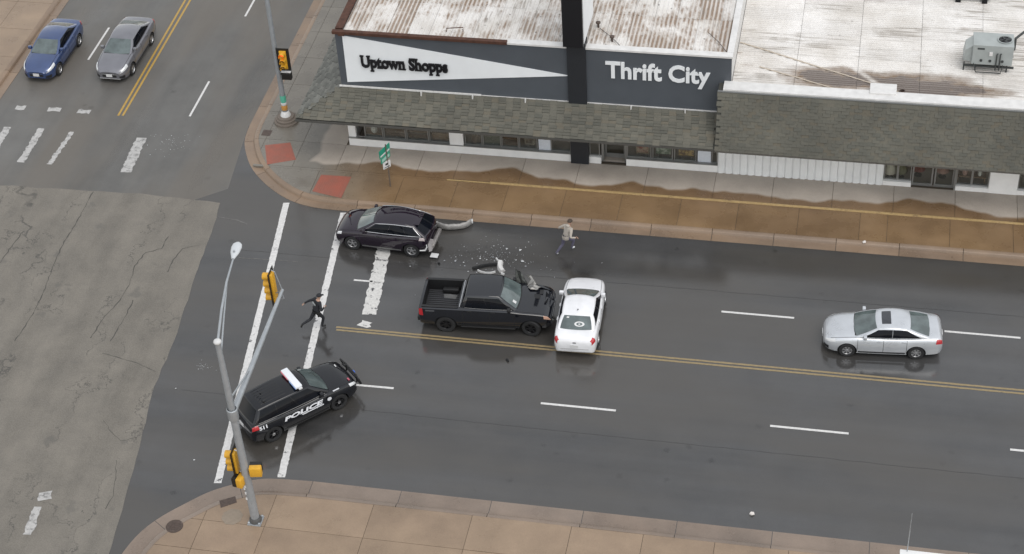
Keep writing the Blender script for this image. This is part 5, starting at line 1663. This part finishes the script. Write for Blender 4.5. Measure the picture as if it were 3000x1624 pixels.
def decal_text(s, x0, x1, z0, h, sd, mat, root, body, shear=.0, off=.028):
    me = text_mesh(s, 1.0, .045, .0, shear)
    xs = [v.co.x for v in me.vertices]; ys = [v.co.y for v in me.vertices]
    for v in me.vertices:
        a = (v.co.x - min(xs)) / (max(xs) - min(xs)); b = (v.co.y - min(ys)) / (max(ys) - min(ys))
        x = x0 + (x1 - x0) * a; z = z0 + h * b
        # find skin half width at height z
        lo, hi = 2.0, 7.0
        for _ in range(24):
            md = (lo + hi) / 2
            if body.at(x, md).z < z: lo = md
            else: hi = md
        v.co = Vector((x, sd * (body.at(x, lo).y + off), z))
    me.materials.clear(); me.materials.append(mat)
    return link('lettering', me, root)
decal_text('POLICE', -.98, .80, .82, .19, -1, M_DECAL, pol, bodyP, .2)
decal_text('POLICE', .80, -.98, .82, .19, 1, M_DECAL, pol, bodyP, -.2)
decal_text('MIDLAND', .0, .85, .63, .06, -1, M_DECAL, pol, bodyP) if False else None
part('decal_stripe', MB().box(-.20, .78, -1.016, -1.010, .745, .80), M_DECAL, pol)
em = bodyP.at(1.12, 5)
part('door_emblem', MB().lathe([(.001, 0), (.095, 0)], 14, 'y', (1.06, -1.016, .90)), M_DECAL, pol)
decal_text('511', -2.06, -1.72, .93, .16, -1, M_DECAL, pol, bodyP, 0, .02)
part('fender_decal', MB().box(1.30, 1.58, -.93, -.90, 1.085, 1.125), M_DECAL, pol)
for sd in (1, -1):
    part('belt_trim', MB().tube([cabL.side(s, .01, sd, .014) for s in [.06 + .88 * i / 10 for i in range(11)]], .014, 5), plain('dull_trim', (.14, .14, .14), .4, .5) if sd == 1 else bpy.data.materials['dull_trim'], pol)

# ================================================================== STREET FURNITURE
M_GALV = plain('galvanised_steel', (.33, .35, .37), .45, .35, var=.12, vscale=4)
M_SIGY = plain('signal_yellow', (.62, .33, .025), .4, var=.08, vscale=6)
M_SIGB = plain('backplate_black', (.010, .009, .008), .5)
M_LENSD = plain('dark_lens', (.03, .03, .03), .2)
M_LENSR = plain('lit_red_lens', (.5, .02, .01), .2, emit=(1, .08, .02), estr=1.6)
M_STICK = plain('white_sticker', (.62, .62, .62), .5)

def signal_head(root, p, face, n=3, back=True, lit=None, sec=.345, roll=0.0, bodymat=M_SIGY):
    """vertical signal head; p = centre, face = heading the lenses point to"""
    H = n * sec
    o = part('signal_head', MB().bbox(-.10, .08, -.165, .165, -H / 2, H / 2, .02), bodymat, root, 40)
    o.location = p; o.rotation_euler = (0, 0, face)
    if back:
        part('backplate', MB().box(-.012, .012, -.31, -.167, -H / 2 - .13, H / 2 + .13).box(-.012, .012, .167, .31, -H / 2 - .13, H / 2 + .13)
             .box(-.012, .012, -.166, .166, H / 2 + .002, H / 2 + .13).box(-.012, .012, -.166, .166, -H / 2 - .13, -H / 2 - .002), M_SIGB, o)
    for i in range(n):
        z = H / 2 - sec * (i + .5)
        part('lens', MB().lathe([(.001, .105), (.08, .10), (.125, .083)], 16, 'x', (0, 0, z)), M_LENSR if lit == i else M_LENSD, o, 60)
        rows = []
        for x in (.08, .32):
            rows.append([(x, .15 * math.cos(R(a)), z + .15 * math.sin(R(a)) - (.02 if x > .2 else 0)) for a in range(-40, 221, 20)])
        rows2 = [[(x, y * .95, (zz - z) * .95 + z) for x, y, zz in r] for r in rows]
        part('visor', MB().grid(rows).grid(rows2, flip=True), bodymat, o, 50)
    return o

npb = g(749.8, 1527, .15)
NP = thing('signal_mast', 'tall grey signal mast with a street lamp and yellow signal heads on the near corner', 'traffic light', (npb.x, npb.y, .15))
mast_h = 9.25
part('pole', MB().tube([(0, 0, .02), (0, 0, 3), (0, 0, 6), (0, 0, mast_h)], [.17, .155, .13, .10], 16), M_GALV, NP, 50)
part('base_plate', MB().bbox(-.26, .26, -.26, .26, -.005, .05, .01), M_GALV, NP)
for sx in (-1, 1):
    for sy in (-1, 1):
        part('anchor_bolt', MB().lathe([(.05, .05), (.05, .12), (.03, .13), (.001, .15)], 8, 'z', (sx * .2, sy * .2, 0)), M_GALV, NP)
part('base_cover', MB().lathe([(.24, .05), (.23, .16), (.18, .26)], 14), plain('dark_base_cover', (.10, .10, .10), .5, .3), NP, 40)
part('pole_cap', MB().ball((0, 0, mast_h), (.15, .15, .10), 12, 6), plain('pale_cap', (.55, .55, .55), .5), NP, 60)
part('access_door', MB().box(-.05, .05, -.178, -.15, .9, 1.3), M_GALV, NP)
for z, dx in ((1.70, -.09), (1.95, -.10), (2.05, -.06), (1.4, -.1)):
    part('sticker', MB().box(dx - .03, dx + .03, -.172, -.15, z - .05, z + .06), M_STICK, NP)
ae = g(827, 850, 6.1) - Vector((npb.x, npb.y, .15)); za = 5.75
arm0 = Vector((0, 0, za))
arm1 = Vector((ae.x, ae.y, 6.1 - .15))
part('mast_arm', MB().tube([arm0.lerp(arm1, t) for t in (0, .33, .66, 1.0)], [.12, .105, .09, .07], 12), M_GALV, NP, 50)
part('arm_collar', MB().lathe([(.19, za - .25), (.20, za - .22), (.20, za + .22), (.17, za + .25)], 16), M_GALV, NP, 40)
br1 = arm0.lerp(arm1, .34)
part('arm_brace', MB().tube([(0, 0, za + .7), br1 + Vector((0, 0, .05))], [.035, .03], 8), M_GALV, NP)
# signal at the arm tip, seen from behind and side
sg = g(600 + .3156 * 600, 680 + .3156 * 545, 6.1) - Vector((npb.x, npb.y, .15))
signal_head(NP, Vector((arm1.x - .42, arm1.y + .12, arm1.z + .02)), R(180), 4, True)
part('hanger', MB().tube([arm1, Vector((arm1.x - .20, arm1.y + .05, arm1.z + .85)), Vector((arm1.x - .36, arm1.y + .12, arm1.z + .86))], .02, 6), M_GALV, NP)
part('hanger', MB().tube([arm1 + Vector((-.04, -.02, 0)), Vector((arm1.x - .36, arm1.y + .08, arm1.z - .30))], .02, 6), M_GALV, NP)
part('arm_tip_frame', MB().tube([arm1 + Vector((0, -.1, -.05)), arm1 + Vector((.16, -.35, -.12)), arm1 + Vector((-.04, -.40, -.12)), arm1 + Vector((0, -.1, -.05))], .014, 6), M_GALV, NP)
# luminaire
lh = g(690, 735, 9.9) - Vector((npb.x, npb.y, .15)); lh.z = 9.75
lj = g(664, 826, 9.7) - Vector((npb.x, npb.y, .15)); lj.z = 9.55
part('lamp_arm', MB().tube([(0, 0, mast_h - .05), lj.lerp(Vector((0, 0, mast_h)), .5) + Vector((0, 0, .1)), lj, lj.lerp(lh, .75)], [.05, .048, .045, .035], 8), M_GALV, NP, 50)
part('lamp_arm', MB().tube([(0, 0, mast_h - .75), lj.lerp(Vector((0, 0, mast_h - .75)), .5), lj + Vector((0, 0, -.06))], [.035, .033, .03], 8), M_GALV, NP, 50)
dl = (lh - lj); ang = math.atan2(dl.y, dl.x)
lamp = MB()
for i, (x, w, zt, zb) in enumerate(((-.42, .06, .05, -.04), (-.30, .10, .07, -.06), (-.1, .17, .10, -.08), (.15, .20, .11, -.09), (.33, .17, .09, -.07), (.43, .08, .04, -.03))):
    ring = [(x, w * math.cos(a), (zt if math.sin(a) > 0 else -zb) * math.sin(a)) for a in [2 * math.pi * k / 14 for k in range(14)]]
    if i: lamp.grid([prev, ring], closed=True)
    else: lamp.add(ring, [tuple(range(14))])
    prev = ring
lamp.add(prev, [tuple(range(14))[::-1]])
lo = part('lamp_head', lamp, plain('pale_lamp_head', (.50, .52, .54), .45), NP, 50)
lo.location = lh; lo.rotation_euler = (0, R(-4), ang)
part('photocell', MB().lathe([(.04, .08), (.04, .15), (.001, .17)], 8, 'z', (-.15, 0, 0)), M_GALV, lo)
# heads on the pole
rel = lambda q, dy=0: wy(*c7(*q), npb.y + dy) - Vector((npb.x, npb.y, .15))
s = rel((862, 790), .05)
signal_head(NP, (s.x + .02, .10, s.z), R(180), 3, True)
part('hanger', MB().tube([(0, 0, s.z + .62), (s.x + .1, .08, s.z + .62)], .02, 6), M_STICK, NP)
part('hanger', MB().tube([(0, 0, s.z - .55), (s.x + .1, .08, s.z - .50)], .02, 6), M_GALV, NP)
def ped_head(root, p, face):
    o = part('pedestrian_signal', MB().bbox(-.12, .12, -.23, .23, -.22, .22, .04), M_SIGY, root, 40)
    o.location = p; o.rotation_euler = (0, 0, face)
    part('visor', MB().box(.12, .28, -.22, .22, .20, .215).box(.12, .28, -.22, -.205, -.20, .199).box(.12, .28, .205, .22, -.20, .199), M_SIGB, o)
    part('display', MB().box(.12, .126, -.20, .20, -.19, .19), M_LENSD, o)
    return o
s2 = rel((1003, 850), .0); s3 = rel((915, 905), -.1)
ped_head(NP, (s2.x, s2.y, s2.z), R(100))
part('hanger', MB().tube([(0, 0, s2.z + .12), (s2.x - .1, 0, s2.z + .12)], .02, 6), M_STICK, NP)
ped_head(NP, (s3.x - .02, s3.y - .05, s3.z), R(170))
part('hanger', MB().tube([(0, 0, s3.z + .2), (s3.x + .05, s3.y, s3.z + .2)], .02, 6), M_GALV, NP)

# far signal pole on a stepped concrete pedestal
fpb = g(840, 355, .15)
FP = thing('signal_pole', 'grey signal pole with one black backed signal on a round stepped concrete base', 'traffic light', (fpb.x, fpb.y, .15))
M_PED = plain('pedestal_concrete', (.15, .125, .105), .8, var=.15, vscale=5)
part('pedestal', MB().lathe([(.60, -.02), (.60, .10), (.50, .12), (.50, .22), (.42, .24), (.40, .33), (.30, .36), (.001, .36)], 28), M_PED, FP, 30)
part('pole', MB().tube([(0, 0, .34), (0, 0, 3), (0, 0, 8.6)], [.135, .125, .10], 14), M_GALV, FP, 50)
part('base_casting', MB().lathe([(.26, .36), (.25, .42), (.18, .56), (.145, .62)], 14), M_STICK, FP, 40)
part('pole_wrap', MB().lathe([(.142, 1.15), (.145, 1.2), (.145, 1.52), (.142, 1.55)], 14), plain('green_sticker', (.10, .42, .30), .5), FP, 40)
part('pole_wrap', MB().lathe([(.142, .70), (.148, .72), (.148, .96), (.142, .98)], 14), plain('orange_sticker', (.50, .25, .06), .6), FP, 40)
part('pole_wrap', MB().lathe([(.140, .985), (.144, .99), (.144, 1.14), (.14, 1.145)], 14), M_STICK, FP, 40)
fs = wy(*c1(2068, 435), fpb.y - .25) - Vector((fpb.x, fpb.y, .15))
signal_head(FP, (fs.x, -.25, fs.z), R(-88), 3, True, 0, .33)
part('hanger', MB().tube([(0, 0, fs.z + .2), (fs.x, -.14, fs.z + .2)], .022, 6), M_GALV, FP)
part('hanger', MB().tube([(0, 0, fs.z - .3), (fs.x, -.14, fs.z - .3)], .022, 6), M_GALV, FP)
f2 = wy(*c1(2092, 550), fpb.y - .25) - Vector((fpb.x, fpb.y, .15))
po_ = part('pedestrian_signal', MB().bbox(-.12, .12, -.24, .24, -.20, .20, .03), M_SIGB, FP, 40)
po_.location = (f2.x, -.25, f2.z); po_.rotation_euler = (0, 0, R(-88))
part('visor', MB().box(.12, .26, -.235, .235, .19, .21), M_SIGB, po_)
part('top_plate', MB().box(-.10, .10, -.23, .23, .20, .225), M_STICK, po_)
part('hanger', MB().tube([(0, 0, f2.z), (f2.x, -.16, f2.z)], .022, 6), M_GALV, FP)

# green sign on a thin post
gp = g(*c4(1105, 365), .15)
GS = thing('street_sign', 'green sign above a small white plate on a thin post at the kerb', 'sign', (gp.x, gp.y, .15))
part('post', MB().tube([(0, 0, -.02), (0, 0, 2.42)], .032, 8), plain('brown_post', (.16, .13, .11), .6, .3), GS)
M_SGREEN = plain('sign_green', (.012, .26, .17), .4)
gsn = part('sign_panel', MB().bbox(-.42, .42, -.012, .012, 1.86, 2.30, .008), M_SGREEN, GS)
gsn.location = (-.06, -.06, .0); gsn.rotation_euler = (0, 0, R(70))
part('sign_stripe', MB().box(-.36, .36, -.016, -.0125, 1.93, 2.02), M_STICK, gsn)
lw = part('sign_panel', MB().bbox(-.36, .36, -.012, .012, 1.56, 1.84, .008), M_SGREEN, GS)
lw.location = (-.05, -.06, .0); lw.rotation_euler = (0, 0, R(70))
part('sign_stripe', MB().box(-.30, .30, -.016, -.0125, 1.62, 1.78), plain('pale_green_print', (.35, .55, .48), .5), lw)
w2_ = part('plate', MB().bbox(-.21, .21, -.010, .010, 1.12, 1.50, .006), M_STICK, GS)
w2_.location = (-.03, -.06, 0); w2_.rotation_euler = (0, 0, R(50))
part('plate_print', MB().box(-.15, .15, -.0135, -.0105, 1.17, 1.21).box(-.08, .08, -.0135, -.0105, 1.29, 1.40), M_LENSD, w2_)

# white cabinet and rod on the near pavement at the picture's edge
q0, q1 = g(*c8(2025, 925), 1.3), g(*c8(2240, 925), 1.3)
UC = thing('utility_cabinet', 'white flat topped utility cabinet on the near pavement with a thin rod beside it', 'utility cabinet', ((q0.x + q1.x) / 2, q0.y - .35, .15))
hw = (q1.x - q0.x) / 2
part('cabinet', MB().bbox(-hw + .03, hw - .03, -.33, .33, -.01, 1.08, .02), plain('off_white_steel', (.62, .62, .61), .5), UC, 40)
part('lid', MB().bbox(-hw, hw, -.37, .37, 1.08, 1.16, .02), plain('white_steel', (.72, .72, .72), .45), UC, 40)
part('door_panel', MB().box(-hw + .1, -.02, -.345, -.331, .1, 1.0).box(.02, hw - .1, -.345, -.331, .1, 1.0), bpy.data.materials['off_white_steel'], UC)
rb = g(*c8(2058, 915), 1.3)
part('marker_rod', MB().tube([(rb.x - UC.location.x, .30, 1.15), (rb.x - UC.location.x, .30, 2.1), (rb.x - UC.location.x, .30, 3.15)], [.02, .02, .010], 6), M_GALV, UC)

# ================================================================== DEBRIS OF THE CRASH
cx2 = lambda x, y: (960 + x * .17857, 580 + y * .17857)
A0, A1 = g(*cx2(1790, 420), .25), g(*cx2(2360, 380), .25)
mid_ = (A0 + A1) / 2
L = (A1 - A0).length
BM = thing('detached_bumper', 'silver grey torn off car bumper lying along the far kerb', 'bumper', (mid_.x, mid_.y, .012), math.atan2((A1 - A0).y, (A1 - A0).x))
rows_o, rows_i, rows_t = [], [], []
rnd = random.Random(11)
for i in range(19):
    u = i / 18 * 2 - 1
    x = u * L / 2; y = -.30 * (1 - abs(u) ** 3.0) + .0
    rag = rnd.uniform(-.02, .02)
    rows_o.append([(x, y + .05, .005), (x, y - .02, .07), (x, y - .04, .17), (x, y - .01, .26 + rag * .5), (x, y + .04, .31 + rag), (x, y + .08, .315 + rag)])
part('bumper_skin', MB().grid(rows_o, flip=True).grid([[(a, b + .02, c - .012) for a, b, c in r] for r in rows_o]), plain('scuffed_silver_plastic', (.27, .26, .25), .4, .2, var=.3, vscale=6), BM, 50)
part('bumper_core', MB().grid([[(r[2][0] * .95, r[2][1] + .13, .03), (r[2][0] * .95, r[2][1] + .11, .09), (r[2][0] * .95, r[2][1] + .14, .15), (r[2][0] * .95, r[2][1] + .22, .17)] for r in rows_o], flip=True), plain('black_bumper_core', (.02, .02, .02), .6), BM, 50)
for u in (-1, 1):
    part('corner_bracket', MB().bbox(u * L / 2 - .08, u * L / 2 + .06, -.02, .16, .10, .24, .02), M_PLATE, BM, 40)

def strip_piece(name, label, pts, w, h, mat, cat='car debris'):
    P3 = [g(*cp(*q), .05) for q in pts]
    c = P3[0]
    rows = []
    for i, p in enumerate(P3):
        d = (P3[min(i + 1, len(P3) - 1)] - P3[max(i - 1, 0)]).normalized()
        n_ = Vector((-d.y, d.x, 0))
        rows.append([p - n_ * w - Vector((0, 0, .045)), p - n_ * w * .6 + Vector((0, 0, h)), p + n_ * w * .6 + Vector((0, 0, h * .8)), p + n_ * w - Vector((0, 0, .045))])
    mb = MB().grid(rows, closed=True)
    mb.f += [(0, 1, 2, 3), tuple(len(mb.v) - 4 + k for k in (3, 2, 1, 0))]; mb.m += [0, 0]
    return tag(part(name, mb, mat, None, 50), label, cat)
strip_piece('trim_strip', 'long black trim strip lying behind the pickup bonnet', [(805, 205), (860, 190), (960, 165), (1050, 155), (1120, 150)], .09, .06, M_TRIMB)
strip_piece('trim_strip', 'curved bright moulding lying beside the pickup cab', [(870, 225), (910, 245), (970, 258), (1040, 258), (1095, 243)], .035, .04, M_PLATE)
strip_piece('body_panel', 'white torn body panel lying between the black trim strip and the pickup bonnet', [(1160, 115), (1150, 160), (1160, 205), (1190, 240)], .13, .10, plain('white_scrap_paint', (.62, .61, .60), .4))
strip_piece('trim_strip', 'thin white sliver lying above the white torn panel', [(1105, 70), (1125, 95), (1140, 112)], .035, .03, M_PLATE)
strip_piece('trim_strip', 'small white scrap lying under the white torn panel', [(1170, 262), (1190, 270), (1210, 272)], .05, .03, M_PLATE)
strip_piece('rubber_scrap', 'small dark rubber scrap on the road south of the centre line', [(1238, 1362), (1252, 1372), (1258, 1390)], .05, .05, M_TRIMB)
strip_piece('rubber_scrap', 'small dark scrap on the road behind the crossover', [(370, 130), (380, 145)], .05, .04, M_TRIMB)

# countless small shards of glass and plastic
sh = MB(); sh_m = [plain('white_shards', (.52, .53, .54), .3), plain('dark_shards', (.05, .05, .055), .4), plain('grey_shards', (.30, .31, .33), .3)]
def shard(p, r, mi):
    k = random.randint(3, 5); a0 = random.random() * 6.28
    ring = [(p.x + r * random.uniform(.6, 1.2) * math.cos(a0 + 6.283 * i / k), p.y + r * random.uniform(.6, 1.2) * math.sin(a0 + 6.283 * i / k), .012 + random.uniform(0, r * .35)) for i in range(k)]
    sh.add(ring + [(p.x, p.y, .02 + r * random.uniform(.3, .7))], [(i, (i + 1) % k, k) for i in range(k)], mi)
for (x, y, r) in [(1445, 120, .10), (585, 112, .085), (445, 108, .06), (690, 130, .055), (900, 80, .05), (960, 80, .05), (985, 92, .04), (1085, 110, .04), (1360, 100, .05), (1480, 180, .06), (800, 85, .035), (530, 72, .035), (745, 245, .05), (855, 258, .035),
                  (1850, 320, .035), (2455, 138, .035), (590, 60, .03), (860, 145, .04), (705, 175, .05), (975, 222, .03), (1410, 290, .05)]:
    shard(g(*cp(x, y)), r * .8, random.choice((0, 2)))
for (x, y, r) in [(1802, 732, .05), (1858, 800, .05), (1955, 822, .12), (2050, 830, .13), (2112, 772, .05), (2065, 912, .10), (1800, 845, .05), (1580, 908, .08), (1497, 908, .06), (1625, 870, .04), (1700, 890, .06), (1760, 880, .05), (1248, 948, .05), (1285, 1160, .05), (1850, 770, .03), (2090, 810, .05), (1930, 800, .05), (2020, 815, .05), (1975, 850, .04)]:
    shard(g(*c4(x, y)), r * .62, random.choice((0, 0, 2)))
for i in range(320):
    ang_, rr = random.uniform(0, 6.28), abs(random.gauss(0, 1))
    c = g(*c4(1850 + 260 * rr * math.cos(ang_), 880 + 90 * rr * math.sin(ang_)))
    shard(c, random.uniform(.008, .024), random.choice((0, 2, 2, 1, 1)))
for i in range(55):
    c = g(*c1(1240 + random.gauss(0, 90), 1050 + random.gauss(0, 45)))
    shard(c, random.uniform(.012, .028), random.choice((0, 2)))
for i in range(40):
    c = g(*c7(660 + random.gauss(0, 25), 165 + random.gauss(0, 12)))
    shard(c, random.uniform(.01, .022), random.choice((0, 2)))
for (x, y) in ((480, 312), (600, 778)):
    shard(g(*c7(x, y)), .05, 0)
so = link('crash_shards', sh.mesh('crash_shards', sh_m))
so['kind'] = 'stuff'; tag(so, 'scattered small white and grey shards of glass and plastic on the wet road', 'debris')
# litter
def litter(px, r, label, mat, z=0.0):
    p = g(*px, z)
    bm = bmesh.new(); bmesh.ops.create_icosphere(bm, subdivisions=2, radius=r)
    rn = random.Random(int(px[0]))
    for v in bm.verts: v.co = Vector((v.co.x * rn.uniform(.6, 1.2), v.co.y * rn.uniform(.6, 1.2), max(-.7 * r, v.co.z * rn.uniform(.4, .9))))
    me = bpy.data.meshes.new('litter'); bm.to_mesh(me); bm.free(); me.materials.append(mat)
    o = link('crumpled_paper', me); o.location = (p.x, p.y, z + .66 * r)
    return tag(o, label, 'litter')
M_PAPERL = plain('dirty_paper', (.62, .58, .55), .8)
litter(c8(1368, 770), .095, 'crumpled white paper on the road near the near kerb', M_PAPERL)
litter(c5(1772, 535), .08, 'crumpled white paper lying on the far kerb', M_PAPERL, .15)

# ================================================================== PEOPLE
def person(name, label, loc, heading, J, E, cols, hat=None, extra=None, rootj='pelvis'):
    """J joint: (pos, radius); E edges (a, b, material index)"""
    t = thing(name, label, 'person', loc, heading)
    names = [k for k in J if k != 'face']
    me = bpy.data.meshes.new('skel')
    me.from_pydata([J[n][0] for n in names], [(names.index(a), names.index(b)) for a, b, _ in E], [])
    o = link('tmp_skel', me)
    o.modifiers.new('skin', 'SKIN'); sub = o.modifiers.new('sub', 'SUBSURF'); sub.levels = 2; sub.render_levels = 2
    for i, n in enumerate(names):
        sv = me.skin_vertices[0].data[i]
        r = J[n][1]; sv.radius = (r, r) if not hasattr(r, '__len__') else r
        sv.use_root = (n == rootj)
    dg = bpy.context.evaluated_depsgraph_get()
    sk = bpy.data.meshes.new_from_object(o.evaluated_get(dg))
    bpy.data.objects.remove(o)
    mb = MB()
    V = [v.co.copy() for v in sk.vertices]
    mb.v = [tuple(v) for v in V]
    segs = [(Vector(J[a][0]), Vector(J[b][0]), m) for a, b, m in E]
    for p in sk.polygons:
        c = sum((V[i] for i in p.vertices), Vector()) / len(p.vertices)
        best, bd = 0, 1e9
        for a, b, m in segs:
            d = b - a; u = max(0, min(1, (c - a).dot(d) / d.dot(d)))
            q = (c - (a + d * u)).length
            if q < bd: bd, best = q, m
        mb.f.append(tuple(p.vertices)); mb.m.append(best)
    # hands: palm + five fingers
    for sd, hn, en in (('l', 'hand_l', 'elbow_l'), ('r', 'hand_r', 'elbow_r')):
        h = Vector(J[hn][0]); d = (h - Vector(J[en][0])).normalized()
        sidev = d.cross(Vector((0, 0, 1))); sidev = sidev.normalized() if sidev.length > .1 else Vector((0, 1, 0))
        dn = d.cross(sidev)
        for k, (off, ln) in enumerate(((-.030, .075), (-.010, .085), (.010, .080), (.030, .065))):
            b0 = h + d * .05 + sidev * off
            mb.tube([b0, b0 + d * ln * .5 + dn * .008, b0 + d * ln * .8 + dn * .035], [.012, .011, .008], 6, 2)
        b0 = h + sidev * -.035
        mb.tube([b0, b0 + d * .03 - sidev * .03, b0 + d * .065 - sidev * .035], [.013, .012, .009], 6, 2)
    # face details: nose, ears, eyes
    hd_ = Vector(J['head'][0]); fx = (J.get('face') or ((1, 0, 0),))[0]; fx = Vector(fx).normalized()
    sy = Vector((0, 0, 1)).cross(fx).normalized(); uz = fx.cross(sy)
    mb.ball(hd_ + fx * .105 - uz * .005, (.018, .016, .022), 6, 4, 2)
    for s_ in (-1, 1):
        mb.ball(hd_ + sy * .088 * s_ - uz * .005, (.018, .010, .030), 6, 4, 2)
        mb.ball(hd_ + fx * .092 + sy * .032 * s_ + uz * .02, (.010, .010, .008), 6, 4, 4)
    mb.ball(hd_ + fx * .096 - uz * .05, (.008, .022, .006), 6, 4, 4)
    part('body', mb, cols, t, 60)
    if hat:
        hm = MB()
        rows = []
        for i in range(6):
            th = math.pi / 2 * i / 5
            rows.append([hd_ + (fx * math.cos(2 * math.pi * j / 14) * 1.12 + sy * math.sin(2 * math.pi * j / 14)) * .112 * math.cos(th) + uz * (.035 + .105 * math.sin(th)) for j in range(14)])
        hm.grid(rows, closed=True)
        if hat[1]:
            hm.add([hd_ + fx * .10 + sy * .07 + uz * .045, hd_ + fx * .10 - sy * .07 + uz * .045, hd_ + fx * .20 - sy * .05 + uz * .03, hd_ + fx * .20 + sy * .05 + uz * .03], [(0, 1, 2, 3)])
        part('cap' if hat[1] else 'hair', hm, hat[0], t, 60)
    if extra: extra(t)
    return t

def skeleton(j):
    """fill in a full skeleton from key joints"""
    J = {}
    J['pelvis'] = (j['pelvis'], (.155, .125))
    J['waist'] = (tuple(Vector(j['pelvis']).lerp(Vector(j['chest']), .45)), (.145, .115))
    J['chest'] = (j['chest'], (.175, .13))
    J['neckb'] = (tuple(Vector(j['chest']).lerp(Vector(j['neck']), .7)), (.11, .085))
    J['neck'] = (j['neck'], .06)
    hv = Vector(j['head']); nv = Vector(j['neck'])
    J['jaw'] = (tuple(nv.lerp(hv, .55)), .075)
    J['head'] = (j['head'], .098)
    J['crown'] = (tuple(hv + (hv - nv).normalized() * .075), .07)
    for s in 'lr':
        J['sh_' + s] = (j['sh_' + s], .078)
        J['elbow_' + s] = (j['elbow_' + s], .055)
        J['wrist_' + s] = (tuple(Vector(j['elbow_' + s]).lerp(Vector(j['hand_' + s]), .85)), .040)
        J['hand_' + s] = (j['hand_' + s], (.045, .028))
        J['hip_' + s] = (j['hip_' + s], .105)
        J['thigh_' + s] = (tuple(Vector(j['hip_' + s]).lerp(Vector(j['knee_' + s]), .4)), .098)
        J['knee_' + s] = (j['knee_' + s], .068)
        J['calf_' + s] = (tuple(Vector(j['knee_' + s]).lerp(Vector(j['ankle_' + s]), .35)), .066)
        J['ankle_' + s] = (j['ankle_' + s], .048)
        J['toe_' + s] = (j['toe_' + s], .042)
    E = [('pelvis', 'waist', 0), ('waist', 'chest', 0), ('chest', 'neckb', 0), ('neckb', 'neck', 2), ('neck', 'jaw', 2), ('jaw', 'head', 2), ('head', 'crown', 2)]
    for s in 'lr':
        E += [('chest', 'sh_' + s, 0), ('sh_' + s, 'elbow_' + s, 0), ('elbow_' + s, 'wrist_' + s, 0), ('wrist_' + s, 'hand_' + s, 2),
              ('pelvis', 'hip_' + s, 1), ('hip_' + s, 'thigh_' + s, 1), ('thigh_' + s, 'knee_' + s, 1), ('knee_' + s, 'calf_' + s, 1), ('calf_' + s, 'ankle_' + s, 1), ('ankle_' + s, 'toe_' + s, 3)]
    return J, E

M_UNI = plain('navy_uniform', (.012, .013, .017), .8, var=.15, vscale=12)
M_SKIN = plain('skin', (.42, .26, .19), .55)
M_BOOT = plain('black_boots', (.01, .01, .01), .4)
M_EYE = plain('eye_dark', (.03, .02, .02), .4)
M_HOOD = plain('beige_grey_sweatshirt', (.37, .335, .295), .9, var=.12, vscale=9)
M_JEAN = plain('dark_jeans', (.09, .085, .125), .85, var=.15, vscale=12)
M_SHOE = plain('white_trainers', (.65, .66, .68), .5)
M_HAIR = plain('brown_hair', (.05, .035, .025), .7)
J, E = skeleton(dict(pelvis=(0, 0, .95), chest=(.13, 0, 1.32), neck=(.19, 0, 1.50), head=(.24, 0, 1.64),
                     sh_l=(.13, .20, 1.40), elbow_l=(-.10, .40, 1.27), hand_l=(-.30, .52, 1.12), sh_r=(.15, -.20, 1.40), elbow_r=(.10, -.36, 1.14), hand_r=(.30, -.24, 1.18),
                     hip_l=(-.01, .10, .88), knee_l=(-.26, .13, .50), ankle_l=(-.66, .14, .40), toe_l=(-.74, .14, .25), hip_r=(.02, -.10, .88), knee_r=(.24, -.10, .52), ankle_r=(.12, -.10, .10), toe_r=(.30, -.10, .045)))
J['face'] = ((1, -.25, 0),)
og = g(934, 960)
def kit(t):
    part('duty_belt', MB().lathe([(.17, .90), (.178, .92), (.178, .98), (.17, 1.0)], 16, 'z', (.02, 0, 0)), M_BOOT, t, 50)
    part('holster', MB().bbox(-.04, .08, -.235, -.17, .74, .98, .02), M_BOOT, t, 40)
    part('radio', MB().bbox(-.05, .03, .17, .225, .88, 1.06, .015), M_BOOT, t, 40)
    sgn = MB().box(-.14, .14, -.004, .004, -.03, .035)
    o = part('back_print', sgn, plain('grey_back_print', (.32, .34, .34), .7), t)
    o.location = (-.045, 0, 1.36); o.rotation_euler = (R(0), R(0), R(-90)); o.rotation_euler = (R(-18), 0, R(-90))
person('person', 'running person in a dark uniform and cap crossing the crosswalk line', (og.x, og.y, .01), R(42), J, E, [M_UNI, M_UNI, M_SKIN, M_BOOT, M_EYE], (M_UNI, True), kit)
J, E = skeleton(dict(pelvis=(0, 0, .93), chest=(.14, 0, 1.28), neck=(.20, 0, 1.46), head=(.26, 0, 1.60),
                     sh_l=(.14, .20, 1.37), elbow_l=(-.02, .42, 1.18), hand_l=(.08, .56, 1.02), sh_r=(.15, -.20, 1.36), elbow_r=(-.06, -.40, 1.12), hand_r=(.16, -.50, 1.06),
                     hip_l=(0, .10, .86), knee_l=(-.10, .12, .47), ankle_l=(-.46, .16, .13), toe_l=(-.34, .18, .045), hip_r=(.02, -.10, .86), knee_r=(.34, -.12, .62), ankle_r=(.20, -.12, .24), toe_r=(.38, -.12, .20)))
J['face'] = ((1, 0, 0),)
mg = g(1660, 741)
def hood(t):
    part('hood', MB().ball((.12, 0, 1.47), (.09, .12, .07), 12, 7), M_HOOD, t, 60)
    part('hem', MB().lathe([(.175, .82), (.185, .86), (.18, .98), (.165, 1.02)], 16, 'z', (.01, 0, 0)), M_HOOD, t, 60)
person('person', 'running person in a beige sweatshirt, dark jeans and white shoes near the far kerb', (mg.x, mg.y, .01), R(50), J, E, [M_HOOD, M_JEAN, M_SKIN, M_SHOE, M_EYE], (M_HAIR, False), hood)
